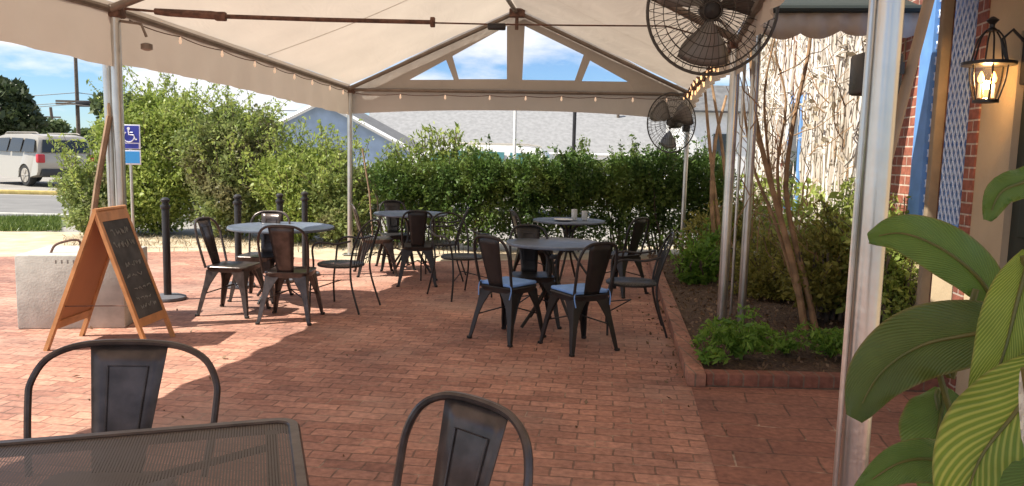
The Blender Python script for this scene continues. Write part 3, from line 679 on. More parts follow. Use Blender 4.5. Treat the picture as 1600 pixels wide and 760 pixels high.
# out-of-view awning added over the door to shade the wall and lattice window
s0_, s1_ = sTa1-1.4, sLa1+.46
da = thing('shade_awning', 'unseen beige awning added above the door and lantern to shade wall and lattice window', 'awning', WP(s0_, 2.9, .03))
bm = B(); sheet(bm, [WP(s0_, 2.95, .04)-WP(s0_, 2.9, .03), WP(s1_, 2.95, .04)-WP(s0_, 2.9, .03), WP(s1_, 2.66, 1.25)-WP(s0_, 2.9, .03), WP(s0_, 2.66, 1.25)-WP(s0_, 2.9, .03)], 10, 8); solid(obj('shade_cloth', bm, M['valance'], da), .004)
bm = B(); tube(bm, [WP(s0_, 2.65, 1.25)-WP(s0_, 2.9, .03), WP(s1_, 2.65, 1.25)-WP(s0_, 2.9, .03)], .018, 8); obj('front_bar', bm, M['frame_tube'], da)
# wall-side post and diagonal brace
ps = PY(1460, 250, 5.0); t = thing('wooden_post', 'tan vertical post in front of the blue lattice window', 'post', (ps.x, ps.y, 0))
bm = B(); box(bm, (0, 0, 1.7), (.06, .05, 3.4), bev=.004); obj('post_shaft', bm, M['strap'] if False else mat('tan_post', (0.27, 0.21, 0.14), .7, var=.12), t)
bm = B(); tube(bm, [(.035, -.01, .1), (.035, -.01, 3.3)], .010, 6); obj('conduit', bm, M['rust'], t)
q0, q1 = PY(1462, -40, 2.06), PY(1383, 262, 1.99)
q2 = q1+(q1-q0)*.08
bm = B(); dirv = (q2-q0).normalized(); tube(bm, [Vector((0, 0, 0)), q2-q0], .0135, 10); o = obj('strap_brace', bm, mat('brown_brace', (0.26, 0.18, 0.11), .7, var=.15)); o.location = q0; tag(o, 'brown diagonal brace running up from the thick near pole across the red brick pier', 'brace')

# ================================================================== fans
def fan(name, center, rad, face, label, depth=.16):
    t = thing(name, label, 'fan', center, 0, 'industrial fans hung in the tent'); t.rotation_euler = face.to_track_quat('Z', 'Y').to_euler()
    bm = B(); tube_r = .0036
    for sgn in (1, -1):
        for k in range(44):
            a_ = 2*math.pi*k/44; q = []
            for s in (0.14, .45, .75, .93, 1.0):
                zz = sgn*depth/2*(1-s**3.2); tw = a_+.25*(1-s)*sgn; q.append((rad*s*math.cos(tw), rad*s*math.sin(tw), zz))
            tube(bm, q, tube_r*.62, 4, False)
        for s in (.14, .35, .55, .75, .9):
            zz = sgn*depth/2*(1-s**3.2); q = [(rad*s*math.cos(2*math.pi*k/40), rad*s*math.sin(2*math.pi*k/40), zz) for k in range(41)]; tube(bm, q, tube_r*.8, 4, False)
    q = [(rad*math.cos(2*math.pi*k/48), rad*math.sin(2*math.pi*k/48), 0) for k in range(49)]; tube(bm, q, .011, 6, False)
    obj('cage', bm, M['cage'], t)
    for j in range(3):
        bm = B(); a0_ = j*2*math.pi/3+.4; rr = []
        for s in np.linspace(.14, .88, 9):
            wd = .22+.34*math.sin((s-.1)*3.0); tw = .55-.35*s
            rr.append([(rad*s*math.cos(a0_+x*wd), rad*s*math.sin(a0_+x*wd), x*rad*.30*tw) for x in (-1, -.5, 0, .5, 1)])
        loft(bm, rr, closed=False); solid(obj('blade', bm, mat('fan_blade_grey', (0.17, 0.16, 0.15), .4, .4) if j == 0 else bpy.data.materials['fan_blade_grey'], t), .003)
    bm = B(); lathe(bm, [(.0, -.20), (.07, -.20), (.08, -.18), (.08, -.05), (.05, -.03), (.05, .04), (.0, .05)], 20); obj('motor', bm, M['black_metal'], t)
    return t
fc = PY(1112, 16, 5.3)
fan('drum_fan', fc, .425, Vector((-.18, -1, -.22)), 'large black caged fan hanging near the camera in front of the right posts')
bm = B(); e = PP(1150, 60, pFR, Vector((0, 1, 0))); tube(bm, [Vector((0, 0, 0)), Vector((.03, .35, .05)), up(pFR, e.z)-fc-Vector((0, 0, -.1))], .022, 8); o = obj('fan_bracket', bm, M['black_metal']); o.location = fc+Vector((.02, .2, .04)); tag(o, 'black bracket arm holding the large fan on the front right post', 'bracket')
fc2 = PY(1048, 192, pBR.y-.38)
fan('drum_fan', fc2, .415, Vector((-.85, -.75, -.05)), 'smaller looking black caged fan on the back right tent pole', .14)
bm = B(); tube(bm, [Vector((.06, .12, 0)), up(pBR, fc2.z)-fc2], .02, 8); box(bm, up(pBR, fc2.z-.03)-fc2+Vector((-.02, 0, 0)), (.1, .1, .16), bev=.01); o = obj('fan_bracket', bm, M['black_metal']); o.location = fc2; tag(o, 'black bracket fixing the far fan to the back right pole', 'bracket')

# ================================================================== furniture
def tolix(m, w=.36, hoop=.35, top=.86, solidback=True, paint=None, arms=False):
    """stamped steel cafe chair; faces +Y, back at -Y"""
    t = thing('cafe_chair', '', 'chair'); h = .445; hw = w/2
    bm = B()
    def rr(hx, hy, z, c=.05, n=5):
        q = []
        for (sx, sy, a0) in ((1, 1, 0), (-1, 1, 90), (-1, -1, 180), (1, -1, 270)):
            for k in range(n): a_ = R(a0+90*k/(n-1)); q.append(((hx-c)*sx+c*math.cos(a_), (hy-c)*sy+c*math.sin(a_), z))
        return q
    loft(bm, [rr(hw-.012, hw-.012, h-.05), rr(hw-.004, hw-.004, h-.012), rr(hw, hw, h-.004), rr(hw-.006, hw-.006, h+.003), rr(hw-.03, hw-.03, h+.001), rr(hw-.06, hw-.06, h-.006, .04), rr(.05, .05, h-.009, .03)])
    obj('seat', bm, m, t)
    for sx in (-1, 1):
        for sy in (-1, 1):
            bm = B(); rings = []
            for s, zz, wd in ((0, h-.03, .13), (.1, h-.09, .095), (.25, h-.16, .062), (.5, .2, .046), (.8, .08, .036), (1, 0.0, .028)):
                ex = (hw-.012+.055*s); ey = (hw-.012+(.055 if sy > 0 else .075)*s); th = .012
                o_ = Vector((sx*ex, sy*ey, zz)); ix, iy = -sx, -sy
                rings.append([o_, o_+Vector((ix*wd, 0, 0)), o_+Vector((ix*wd, iy*th, 0)), o_+Vector((ix*th, iy*th, 0)), o_+Vector((ix*th, iy*wd, 0)), o_+Vector((0, iy*wd, 0))])
            loft(bm, rings); bmesh.ops.bevel(bm, geom=[e_ for e_ in bm.edges if abs((e_.verts[0].co-e_.verts[1].co).normalized().z) > .7], offset=.003, segments=1, affect='EDGES'); lg = obj('leg', bm, m, t)
            bm = B(); fx, fy = sx*(hw+.034), sy*(hw+(.034 if sy > 0 else .054)); box(bm, (fx, fy, .01), (.034, .034, .02), bev=.004); obj('foot_cap', bm, M['rubber'], lg)
    # cross brace under the seat
    bm = B(); e = hw-.0
    tube(bm, [(-e, -e, .2), (0, 0, .27), (e, e, .2)], .006, 6); tube(bm, [(-e, e, .2), (0, 0, .262), (e, -e, .2)], .006, 6); obj('cross_brace', bm, m, t)
    # hoop back, leaning back
    hh = hoop/2; lean = .10; yb = -hw+.015
    def Bk(x, z): s = (z-h)/(top-h); return (x, yb-lean*s-.03*(1-(x/hh)**2)*max(0, s), z)
    arc = [(-hh*.92, h-.01), (-hh*.97, h+.10), (-hh*1.0, h+.22), (-hh*.99, top-.12), (-hh*.86, top-.05), (-hh*.6, top-.012), (-hh*.25, top), (hh*.25, top), (hh*.6, top-.012), (hh*.86, top-.05), (hh*.99, top-.12), (hh*1.0, h+.22), (hh*.97, h+.10), (hh*.92, h-.01)]
    bm = B(); tube(bm, spline([Bk(x, z) for x, z in arc], 4), .0115, 8)
    obj('back_frame', bm, m, t)
    bm = B(); rows = []
    for s in np.linspace(0, 1, 8):
        z = h-.01+(top-h+.004)*s; wd = .070+.042*s; rows.append([Vector(Bk(x*wd, z))+Vector((0, .004+.006*(1-x*x)*-1, 0)) for x in (-1, -.6, -.2, .2, .6, 1)])
    loft(bm, rows, closed=False); sp_ = solid(obj('backrest', bm, m, t), .003)
    bm = B(); q = []
    for x, s in ((-.55, .25), (-.55, .82), (.55, .82), (.55, .25), (-.55, .25)): 
        z = h+(top-h)*s; q.append(Vector(Bk(x*(.070+.042*s), z))+Vector((0, .006, 0)))
    tube(bm, q, .0028, 5, False); obj('embossed_rim', bm, m, sp_)
    if arms: pass
    return t
def wirechair(m):
    """thin tube patio armchair; faces +Y"""
    t = thing('patio_armchair', '', 'chair'); h = .43
    bm = B()
    lathe(bm, [(.0, -.006), (.215, -.006), (.225, 0), (.215, .008), (.0, .004)], 28, (0, 0, h)); obj('seat', bm, M['mesh_dark'], t)
    for sx in (-1, 1):
        bm = B(); tube(bm, spline([(sx*.25, .20, 0), (sx*.235, .20, .22), (sx*.225, .17, .43), (sx*.26, .16, .60), (sx*.275, .08, .655), (sx*.27, -.08, .65), (sx*.25, -.22, .68)], 5), .010, 7); obj('arm_leg', bm, m, t)
        bm = B(); tube(bm, spline([(sx*.24, -.30, 0), (sx*.225, -.22, .25), (sx*.21, -.20, .43), (sx*.225, -.24, .62), (sx*.20, -.30, .78), (sx*.10, -.33, .85), (0, -.335, .865)], 5), .010, 7); obj('back_leg', bm, m, t)
    bm = B()
    for k in range(7):
        x = (k-3)*.055; tube(bm, spline([(x*.9, -.205, .43), (x, -.25, .62), (x*.9, -.325, .85-abs(x)*.25)], 4), .004, 5)
    q = [(.215*math.cos(a_), .215*math.sin(a_), h-.01) for a_ in np.linspace(0, 2*math.pi, 29)]; tube(bm, q, .009, 6, False)
    tube(bm, [(-.235, .2, .2), (0, .0, .27), (.235, .2, .2)], .006, 5); obj('backrest', bm, m, t)
    return t
M['mesh_dark'] = meshmat('perforated_seat', (0.05, 0.048, 0.046), .012, .5)
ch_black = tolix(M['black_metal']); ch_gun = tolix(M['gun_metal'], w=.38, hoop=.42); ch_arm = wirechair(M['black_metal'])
used = set()
def place(src, x, y, face, label, group='metal chairs round the cafe tables', s=1.0):
    """face = direction the sitter looks"""
    if src.name in used: o = dup(src)
    else: o = src; used.add(src.name)
    o.location = (x, y, 0.002); o.rotation_euler = (0, 0, math.atan2(face[1], face[0])-math.pi/2); o.scale = (s, s, s); tag(o, label, 'chair', group); return o
def atseat(u, v): p = G(u, v, .45); return p.x, p.y
def cushion(ch, label):
    c = thing('seat_cushion', label, 'cushion', (ch.location.x, ch.location.y, .452), ch.rotation_euler.z, 'pale blue seat cushions')
    bm = B(); box(bm, (0, 0, .015), (.33, .33, .028), bev=.012)
    o = obj('pad', bm, M['cushion'], c); 
    for sx in (-1, 1):
        bm = B(); tube(bm, spline([(sx*.14, -.16, .02), (sx*.155, -.175, .03), (sx*.17, -.18, -.02), (sx*.16, -.19, -.09)], 4), .005, 5); obj('tie', bm, M['cushion'], c)
    return c
def table(u, v, dia, label):
    p = G(u, v, .74); t = thing('round_table', label, 'table', (p.x, p.y, 0.002), random.random(), 'round metal cafe tables'); r = dia/2
    bm = B(); lathe(bm, [(.0, .722), (r-.02, .722), (r, .722), (r+.004, .732), (r, .745), (r-.012, .747), (r-.02, .742), (.0, .742)], 48); obj('tabletop', bm, M['table_metal'], t)
    for k in range(4):
        a_ = k*math.pi/2+.4; d = Vector((math.cos(a_), math.sin(a_), 0))
        bm = B(); tube(bm, spline([d*.16+Vector((0, 0, .72)), d*.07+Vector((0, 0, .64)), d*.045+Vector((0, 0, .50)), d*.07+Vector((0, 0, .36)), d*.20+Vector((0, 0, .17)), d*.33+Vector((0, 0, .015))], 4), .0145, 8); obj('leg', bm, M['black_metal'], t)
    bm = B(); lathe(bm, [(.06, .36), (.062, .37), (.062, .39), (.06, .40)], 16); obj('collar', bm, M['black_metal'], t); bm = B(); lathe(bm, [(.06, .6), (.062, .61), (.062, .62), (.06, .63)], 16); obj('collar', bm, M['black_metal'], t)
    return p
# table A (left, sun edge)
table(440, 355, 1.02, 'round table in the left group in the sun beside the black bollards')
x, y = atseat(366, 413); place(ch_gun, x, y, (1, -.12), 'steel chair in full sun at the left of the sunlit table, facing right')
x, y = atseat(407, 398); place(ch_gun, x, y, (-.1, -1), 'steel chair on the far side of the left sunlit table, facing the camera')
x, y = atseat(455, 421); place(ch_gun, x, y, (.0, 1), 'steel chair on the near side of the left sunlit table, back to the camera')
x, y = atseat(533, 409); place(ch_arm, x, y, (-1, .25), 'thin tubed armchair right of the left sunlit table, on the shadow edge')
# table B (back left)
table(642, 334, .92, 'round table at the far patio edge right of the back left pole')
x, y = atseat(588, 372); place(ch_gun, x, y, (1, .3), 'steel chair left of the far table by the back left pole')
x, y = atseat(653, 383); place(ch_black, x, y, (-.1, 1), 'dark chair with its back to the camera at the far table by the shrubs')
x, y = atseat(618, 366); place(ch_black, x, y, (.3, -.9), 'dark chair on the hedge side of the far table by the back left pole')
x, y = atseat(688, 377); place(ch_arm, x, y, (-1, .0), 'thin tubed armchair right of the far table near the shadow tip')
# table C (front right)
table(866, 380, .84, 'round table in the shade with two blue cushioned chairs')
x, y = atseat(795, 444); c1 = place(ch_black, x, y, (.62, .78), 'black chair with blue cushion, left of the shaded round table'); cushion(c1, 'pale blue seat cushion on the chair left of the shaded table')
x, y = atseat(905, 455); c2 = place(ch_black, x, y, (-.5, .86), 'black chair with blue cushion, right front of the shaded round table'); cushion(c2, 'pale blue seat cushion on the chair at the right front of the shaded table')
x, y = atseat(987, 437); place(ch_arm, x, y, (-1, .1), 'thin tubed armchair right of the shaded table, next to the planter kerb')
x, y = atseat(832, 429); place(ch_black, x, y, (.15, -1), 'black chair tucked behind the shaded round table, facing the camera')
# table D (behind)
pD = table(889, 345, .86, 'round table in front of the hedge with two small glasses on it')
x, y = atseat(836, 385); place(ch_black, x, y, (1, .25), 'dark chair at the left of the hedge side table with glasses')
x, y = atseat(968, 396); place(ch_black, x, y, (-.7, .7), 'dark chair at the right of the hedge side table with glasses')
x, y = atseat(722, 398); place(ch_arm, x, y, (.6, -.8), 'thin tubed armchair standing alone in front of the hedge')
for u, h_, lb in ((897, .13, 'left'), (913, .11, 'right')):
    q = G(u, 344, .748); t = thing('drinking_glass', f'small clear glass, {lb} one of the two on the hedge side table', 'glass', q, group='two glasses on the far table')
    bm = B(); lathe(bm, [(.028, 0), (.034, .01), (.036, h_), (.033, h_), (.030, .015), (.0, .012)], 16); obj('tumbler', bm, mat('milky_glass', (.62, .64, .64), .15) if 'milky_glass' not in bpy.data.materials else bpy.data.materials['milky_glass'], t)
q = G(880, 345, .748); t = thing('plate', 'white plate beside the glasses on the hedge side table', 'plate', q); bm = B(); lathe(bm, [(.0, .0), (.06, .0), (.11, .014), (.112, .018), (.07, .008), (.0, .006)], 28); obj('dish', bm, M['white'], t)

# foreground table: rounded rectangle, perforated top with rim
c1_ = G(452, 652, .745); c0_ = G(-60, 694, .745); c3_ = G(500, 790, .745)
ex = (c0_-c1_); ex.z = 0; ex.normalize(); ey = Vector((ex.y, -ex.x, 0)); ey = ey if ey.y < 0 else -ey
tw, td = 1.5, .8; ctr = c1_+ex*(tw/2-.02)+ey*(td/2)
ft = thing('patio_table', 'rectangular brown table with perforated top in the left foreground', 'table', (ctr.x, ctr.y, 0), math.atan2(-ex.y, -ex.x))
def rrect(hx, hy, c, n=6):
    q = []
    for (sx, sy, a0) in ((1, 1, 0), (-1, 1, 90), (-1, -1, 180), (1, -1, 270)):
        for k in range(n): a_ = R(a0+90*k/(n-1)); q.append(((hx-c)*sx+c*math.cos(a_), (hy-c)*sy+c*math.sin(a_)))
    return q
bm = B(); q = rrect(tw/2-.008, td/2-.008, .055); bm.faces.new([bm.verts.new((a_, b2, .74)) for a_, b2 in q]); obj('tabletop', bm, M['mesh_metal'], ft, False)
bm = B(); q = rrect(tw/2, td/2, .06, 8); q.append(q[0])
rg = []
for i in range(len(q)-1):
    p_ = Vector((*q[i], 0)); nrm = (Vector((*q[(i+1) % (len(q)-1)], 0))-Vector((*q[i-1 if i else len(q)-2], 0))).normalized(); nx = Vector((nrm.y, -nrm.x, 0))
    rg.append([p_+nx*a_+Vector((0, 0, z_)) for a_, z_ in ((.0, .70), (.006, .705), (.006, .738), (.0, .746), (-.022, .746), (-.026, .741), (-.022, .737), (-.004, .735))])
rg.append(rg[0]); loft(bm, rg, cap=False); bmesh.ops.remove_doubles(bm, verts=bm.verts, dist=.0001); obj('rim', bm, M['gun_metal'], ft)
for sx in (-1, 1):
    for sy in (-1, 1):
        bm = B(); tube(bm, [(sx*(tw/2-.07), sy*(td/2-.07), .73), (sx*(tw/2-.05), sy*(td/2-.05), 0)], .018, 10); obj('leg', bm, M['gun_metal'], ft)
bm = B(); tube(bm, [(-tw/2+.07, -td/2+.07, .69), (tw/2-.07, td/2-.07, .69)], .011, 8); tube(bm, [(-tw/2+.07, td/2-.07, .675), (tw/2-.07, -td/2+.07, .675)], .011, 8); obj('under_brace', bm, M['gun_metal'], ft)
# foreground chairs: wide hoop
fgc = tolix(M['gun_metal'], w=.40, hoop=.60, top=.845)
fgc.location = (0, 0, 0)
# broader splat on this one
for ch in fgc.children:
    if ch.name.startswith('backrest'): ch.scale = (1.12, 1, 1)
p = PY(186, 560, 2.36)
place(fgc, p.x-.02, p.y-.16, (.06, -1), 'dark brown chair with wide rounded back pushed in behind the foreground table', 'brown metal chairs in the foreground')
fg2 = tolix(M['gun_metal'], w=.38, hoop=.44, top=.865)
place(fg2, -.275, 1.69, (-.66, -.75), 'dark metal chair with arched back and embossed splat at bottom centre', 'brown metal chairs in the foreground')

# ================================================================== sign board, block, bollards
z_r = 1.04
f1, f2, f3, f4 = G(70, 549), G(130, 524), G(228, 546), G(272, 526)     # left near, left far, right near, right far
rn = (f1+f3)/2; rf = (f2+f4)/2
sdv = (rf-rn); base = (f1+f2+f3+f4)/4
sg = thing('a_frame_sign', 'open wooden A frame chalkboard sign standing in the sun at the left', 'sign', base)
rN = PP(147, 331, (rn.x, rn.y, 0), Vector((0, 1, 0))); rF = PP(195, 326, (rf.x, rf.y, 0), Vector((0, 1, 0)))
zz = (rN.z+rF.z)/2; rN.z = rF.z = zz
def panel(a_, b2, ra, rb, name, board_side):
    """a_, b2 feet; ra, rb top ends"""
    pn = bpy.data.objects.new(name, None); COL.objects.link(pn); pn.parent = sg
    a_, b2, ra, rb = [Vector(q)-base for q in (a_, b2, ra, rb)]
    def Q(s, t_): return (a_*(1-s)+b2*s)*(1-t_)+(ra*(1-s)+rb*s)*t_
    nrm = (b2-a_).cross(ra-a_).normalized()
    def slab(s0, s1, t0, t1, th, off=0.0):
        bm = B(); c = [Q(s0, t0), Q(s1, t0), Q(s1, t1), Q(s0, t1)]
        loft(bm, [[q+nrm*(off-th/2) for q in c], [q+nrm*(off+th/2) for q in c]]); return bm
    w_ = .075
    obj('side_rail', slab(0, w_, 0, 1, .028), M['wood'], pn, False); obj('side_rail', slab(1-w_, 1, 0, 1, .028), M['wood'], pn, False)
    obj('cross_rail', slab(w_, 1-w_, .925, .995, .026), M['wood'], pn, False); obj('cross_rail', slab(w_, 1-w_, .155, .215, .026), M['wood'], pn, False)
    obj('chalkboard', slab(w_, 1-w_, .215, .925, .006, .006*board_side), M['chalkboard'], pn, False)
    obj('backing', slab(w_, 1-w_, .215, .925, .004, -.001*board_side), M['woodback'], pn, False)
    return Q, nrm
Qr, nr = panel(f3, f4, rN, rF, 'front_panel', 1)
Ql, nl = panel(f1, f2, rN, rF, 'rear_panel', -1)
# make board normals point outward
print('nr', nr, 'nl', nl)
bm = B(); tube(bm, [rN-base+Vector((0, 0, .01)), rF-base+Vector((0, 0, .01))], .016, 8); obj('hinge_rail', bm, M['wood'], sg)
bm = B(); tube(bm, [Ql(0.06, .32), Qr(0.06, .32)], .004, 5); obj('stay_chain', bm, M['rust'], sg)
# chalk handwriting: unreadable lines in the photograph, drawn as loose script strokes
bm = B(); sgn = 1 if nr.x > 0 else -1; bm.free()
random.seed(5)
for row, (t_, h_, s0, s1) in enumerate([(.84, .05, .22, .72), (.75, .05, .18, .8), (.60, .035, .3, .75), (.52, .03, .2, .62), (.42, .025, .3, .8), (.35, .025, .25, .7), (.29, .03, .3, .75)]):
    s = s0; bm = B()
    while s < s1:
        q = []; wl = random.uniform(.06, .14)
        for k in range(7): q.append(Qr(s+wl*k/6, t_+h_*random.uniform(-.5, .5))+nr*(.010*sgn))
        tube(bm, spline(q, 3), .003, 4); s += wl+random.uniform(.03, .07)
    obj('chalk_line', bm, M['chalk'], sg)
random.seed(11)

# concrete ballast block
b0, b1 = G(27, 515), G(196, 513); bw = (b1-b0); bx = bw.length
bl = thing('concrete_block', 'grey concrete ballast block on the sunlit bricks behind the chalkboard sign', 'block', (b0+b1)/2, math.atan2(bw.y, bw.x))
bm = B(); box(bm, (0, .33, .305), (bx, .66, .61), bev=.015); obj('block', bm, M['concrete'], bl)
bm = B(); tube(bm, spline([(-.2, .15, .60), (-.15, .16, .68), (.0, .2, .71), (.02, .2, .60)], 5), .010, 8); obj('lifting_loop', bm, M['rust'], bl)
bm = B(); 
for k in range(5): box(bm, (-.1+k*.045, -.0, .555), (.012, .004, .03)); 
obj('stamp', bm, mat('block_stamp', (.22, .21, .19), .9), bl)
# bollards
first = None
for (u, v, D, lb) in ((258, 312, 7.5, 'nearest the chalkboard sign, its round base in clear view'), (371, 306, 8.3, 'directly behind the left chair of the sunlit table'), (437, 303, 8.7, 'middle of the three behind the sunlit table'), (476, 301, 9.2, 'farthest one, nearest the back left tent pole')):
    p = PY(u, v, D)
    if first is None:
        first = thing('bollard', '', 'bollard', group='black bollards along the patio edge')
        bm = B(); lathe(bm, [(.0, .045), (.036, .045), (.036, .93), (.03, .95), (.030, .965), (.042, .97), (.042, .99), (.02, 1.01), (.0, 1.012)], 18); obj('post', bm, M['black_metal'], first)
        bm = B(); lathe(bm, [(.17, .0), (.175, .01), (.17, .03), (.12, .045), (.0, .05)], 28); obj('base_disc', bm, mat('weathered_base', (.10, .10, .11), .6, var=.2), first)
        bm = B(); lathe(bm, [(.045, .90), (.047, .905), (.047, .93), (.045, .935)], 18); obj('collar', bm, M['black_metal'], first); o = first
    else: o = dup(first)
    o.location = (p.x, p.y, .002); tag(o, 'black bollard '+lb, 'bollard', 'black bollards along the patio edge')

# accessible parking sign
p = PY(203, 225, 11.4); t = thing('parking_sign', 'blue and white accessible parking sign on a post in front of the bush', 'sign', (p.x, p.y, 0), R(6))
zt, zm, zb_ = zfor(p.x, p.y, 195), zfor(p.x, p.y, 234), zfor(p.x, p.y, 258)
bm = B(); tube(bm, [(0, .02, 0), (0, .02, zt-.02)], .025, 8); obj('post', bm, M['alu'], t)
bm = B(); box(bm, (0, 0, (zt+zm)/2+.005), (.30, .008, zt-zm-.006), bev=.003); pl = obj('symbol_plate', bm, M['signwhite'], t)
hs = zt-zm
bm = B(); box(bm, (0, -.006, zm+hs*.62), (.27, .004, hs*.68)); obj('blue_field', bm, M['signblue'], pl)
bm = B(); zc = zm+hs*.60; k_ = hs*.9     # wheelchair symbol
lathe(bm, [(.0, 0), (.022, 0), (.022, .003), (.0, .003)], 12); bmesh.ops.transform(bm, matrix=Matrix.Translation((-.01, -.0095, zc+k_*.27)) @ Matrix.Rotation(R(90), 4, 'X'), verts=bm.verts)
tube(bm, [(-.01, -.012, zc+k_*.20), (-.005, -.012, zc), (.06, -.012, zc-.005), (.085, -.012, zc-k_*.22), (.105, -.012, zc-k_*.20)], .010, 5); tube(bm, [(-.008, -.012, zc+k_*.1), (.05, -.012, zc+k_*.1)], .008, 5)
tube(bm, [(-.01+.075*math.cos(a_), -.012, zc-k_*.10+.075*math.sin(a_)) for a_ in np.linspace(R(120), R(350), 14)], .009, 5); obj('wheelchair_symbol', bm, M['signwhite'], pl)
bm = B(); box(bm, (0, -.006, zm+hs*.14), (.25, .004, hs*.19)); obj('text_band', bm, M['signblue'], pl)
bm = B(); box(bm, (0, 0, (zm+zb_)/2), (.30, .008, zm-zb_-.008), bev=.003); p2 = obj('lower_plate', bm, M['signwhite'], t)
bm = B(); box(bm, (0, -.006, (zm+zb_)/2), (.27, .004, (zm-zb_)*.78)); obj('light_blue_field', bm, M['signlight'], p2)
def text(body, size, loc, m, parent):
    cu = bpy.data.curves.new('lettering', 'FONT'); cu.body = body; cu.size = size; cu.align_x = 'CENTER'; cu.align_y = 'CENTER'; cu.extrude = .001
    o = bpy.data.objects.new('lettering', cu); COL.objects.link(o); o.rotation_euler = (R(90), 0, 0); o.location = loc; o.parent = parent; cu.materials.append(m); return o

# ================================================================== vehicles
def suv(label, paint, glassm, loc, rz, s=1.0, name='parked_car'):
    """nose along +X, origin on the ground"""
    t = thing(name, label, 'car', loc, rz); L_, W_, H_ = 5.2, 2.0, 1.88
    side = [(-2.55, .55), (-2.6, .85), (-2.56, 1.12), (-2.50, 1.20), (-2.42, 1.62), (-2.25, 1.80), (-1.6, 1.87), (.1, 1.86), (.55, 1.78), (1.15, 1.30), (1.3, 1.22), (2.35, 1.12), (2.55, 1.0), (2.62, .75), (2.58, .42), (2.3, .32)]
    def arch(cx, r=.44): return [(cx+r*math.cos(a_), .36+r*math.sin(a_)) for a_ in np.linspace(R(-5), R(185), 11)]
    prof = side+arch(1.62)+[(1.1, .30), (-1.0, .30)]+arch(-1.55)+[(-2.05, .36), (-2.45, .42)]
    bm = B(); rings = []
    for yy in (-1, -.96, -.6, 0, .6, .96, 1):
        rg = []
        for x, z in prof:
            tum = 1.0 if z < 1.15 else 1.0-.20*(z-1.15)/.72
            y_ = yy*W_/2*tum; inset = .03 if abs(yy) == 1 else 0
            rg.append((x*(1-.012*abs(yy)**6), y_, z-(.02 if abs(yy) == 1 and z > 1.7 else 0)))
        rings.append(rg)
    loft(bm, rings); bmesh.ops.triangulate(bm, faces=[f for f in bm.faces if len(f.verts) > 4]); obj('body', bm, paint, t)
    def sy(z): return W_/2*(1.0-.20*(max(z, 1.15)-1.15)/.72)+.012
    for sg_ in (-1, 1):
        for poly in ([(-2.28, 1.22), (-2.15, 1.66), (-1.45, 1.70), (-1.40, 1.22)], [(-1.28, 1.22), (-1.30, 1.70), (-.45, 1.72), (-.40, 1.22)], [(-.28, 1.22), (-.30, 1.72), (.45, 1.70), (.95, 1.25)]):
            bm = B(); bm.faces.new([bm.verts.new((x, sg_*sy(z), z)) for x, z in poly]); solid(obj('side_window', bm, glassm, t, False), .012)
    bm = B(); bm.faces.new([bm.verts.new(q) for q in ((-2.535, -.84, 1.22), (-2.44, -.76, 1.66), (-2.44, .76, 1.66), (-2.535, .84, 1.22))]); solid(obj('rear_window', bm, glassm, t, False), .02)
    bm = B(); bm.faces.new([bm.verts.new(q) for q in ((.60, -.74, 1.76), (1.16, -.86, 1.32), (1.16, .86, 1.32), (.60, .74, 1.76))]); solid(obj('windscreen', bm, glassm, t, False), .03)
    for sg_ in (-1, 1):
        bm = B(); box(bm, (-2.53, sg_*.90, 1.0), (.20, .24, .30), bev=.03); obj('tail_lamp', bm, M['redlamp'], t)
        bm = B(); box(bm, (2.50, sg_*.78, .92), (.25, .35, .16), bev=.03); obj('headlight', bm, M['glass'], t)
        for cx in (1.62, -1.55):
            bm = B(); lathe(bm, [(.24, -.12), (.36, -.12), (.39, -.08), (.39, .08), (.36, .12), (.24, .12)], 28); bmesh.ops.rotate(bm, cent=(0, 0, 0), matrix=Matrix.Rotation(R(90), 3, 'X'), verts=bm.verts)
            wh = obj('wheel', bm, M['rubber'], t); wh.location = (cx, sg_*.86, .39)
            bm = B(); lathe(bm, [(.0, 0), (.05, 0), (.06, .02), (.06, .03), (.0, .03)], 14, (0, 0, .115)); lathe(bm, [(.225, .10), (.255, .10), (.255, .13), (.225, .13)], 28)
            for k in range(6): a_ = k*math.pi/3; tube(bm, [(0, 0, .13), (.24*math.cos(a_), .24*math.sin(a_), .12)], .03, 5)
            bmesh.ops.rotate(bm, cent=(0, 0, 0), matrix=Matrix.Rotation(R(90)*(1 if sg_ < 0 else -1), 3, 'X'), verts=bm.verts); obj('rim', bm, M['silver'], wh)
    bm = B(); box(bm, (-2.5, 0, .50), (.28, 1.8, .26), bev=.05); obj('rear_bumper', bm, mat('dark_bumper', (.03, .03, .032), .5) if 'dark_bumper' not in bpy.data.materials else bpy.data.materials['dark_bumper'], t)
    for sg_ in (-1, 1): bm = B(); tube(bm, [(-2.1, sg_*.72, 1.88), (-1.9, sg_*.72, 1.92), (.2, sg_*.72, 1.92), (.35, sg_*.72, 1.85)], .02, 6); obj('roof_rail', bm, M['silver'], t)
    t.scale = (s, s, s); return t
fh = R(180-33)      # nose points left and away
crn = PY(61, 270, 27.0); c = Vector((math.cos(fh), math.sin(fh), 0)); g = Vector((crn.x, 27.0, 0))+c*2.6-Vector((-c.y, c.x, 0))*1.0; print('suv', g)
suv('silver sport utility car parked across the road at the left edge', M['silver'], M['carglass'], (g.x, g.y, .0), fh, 1.0)
g = PY(628, 240, 20.5)
suv('white car with teal windows mostly hidden behind the hedge', M['white'], M['tealglass'], (g.x+1.6, 20.5, -.08), R(172), .97)

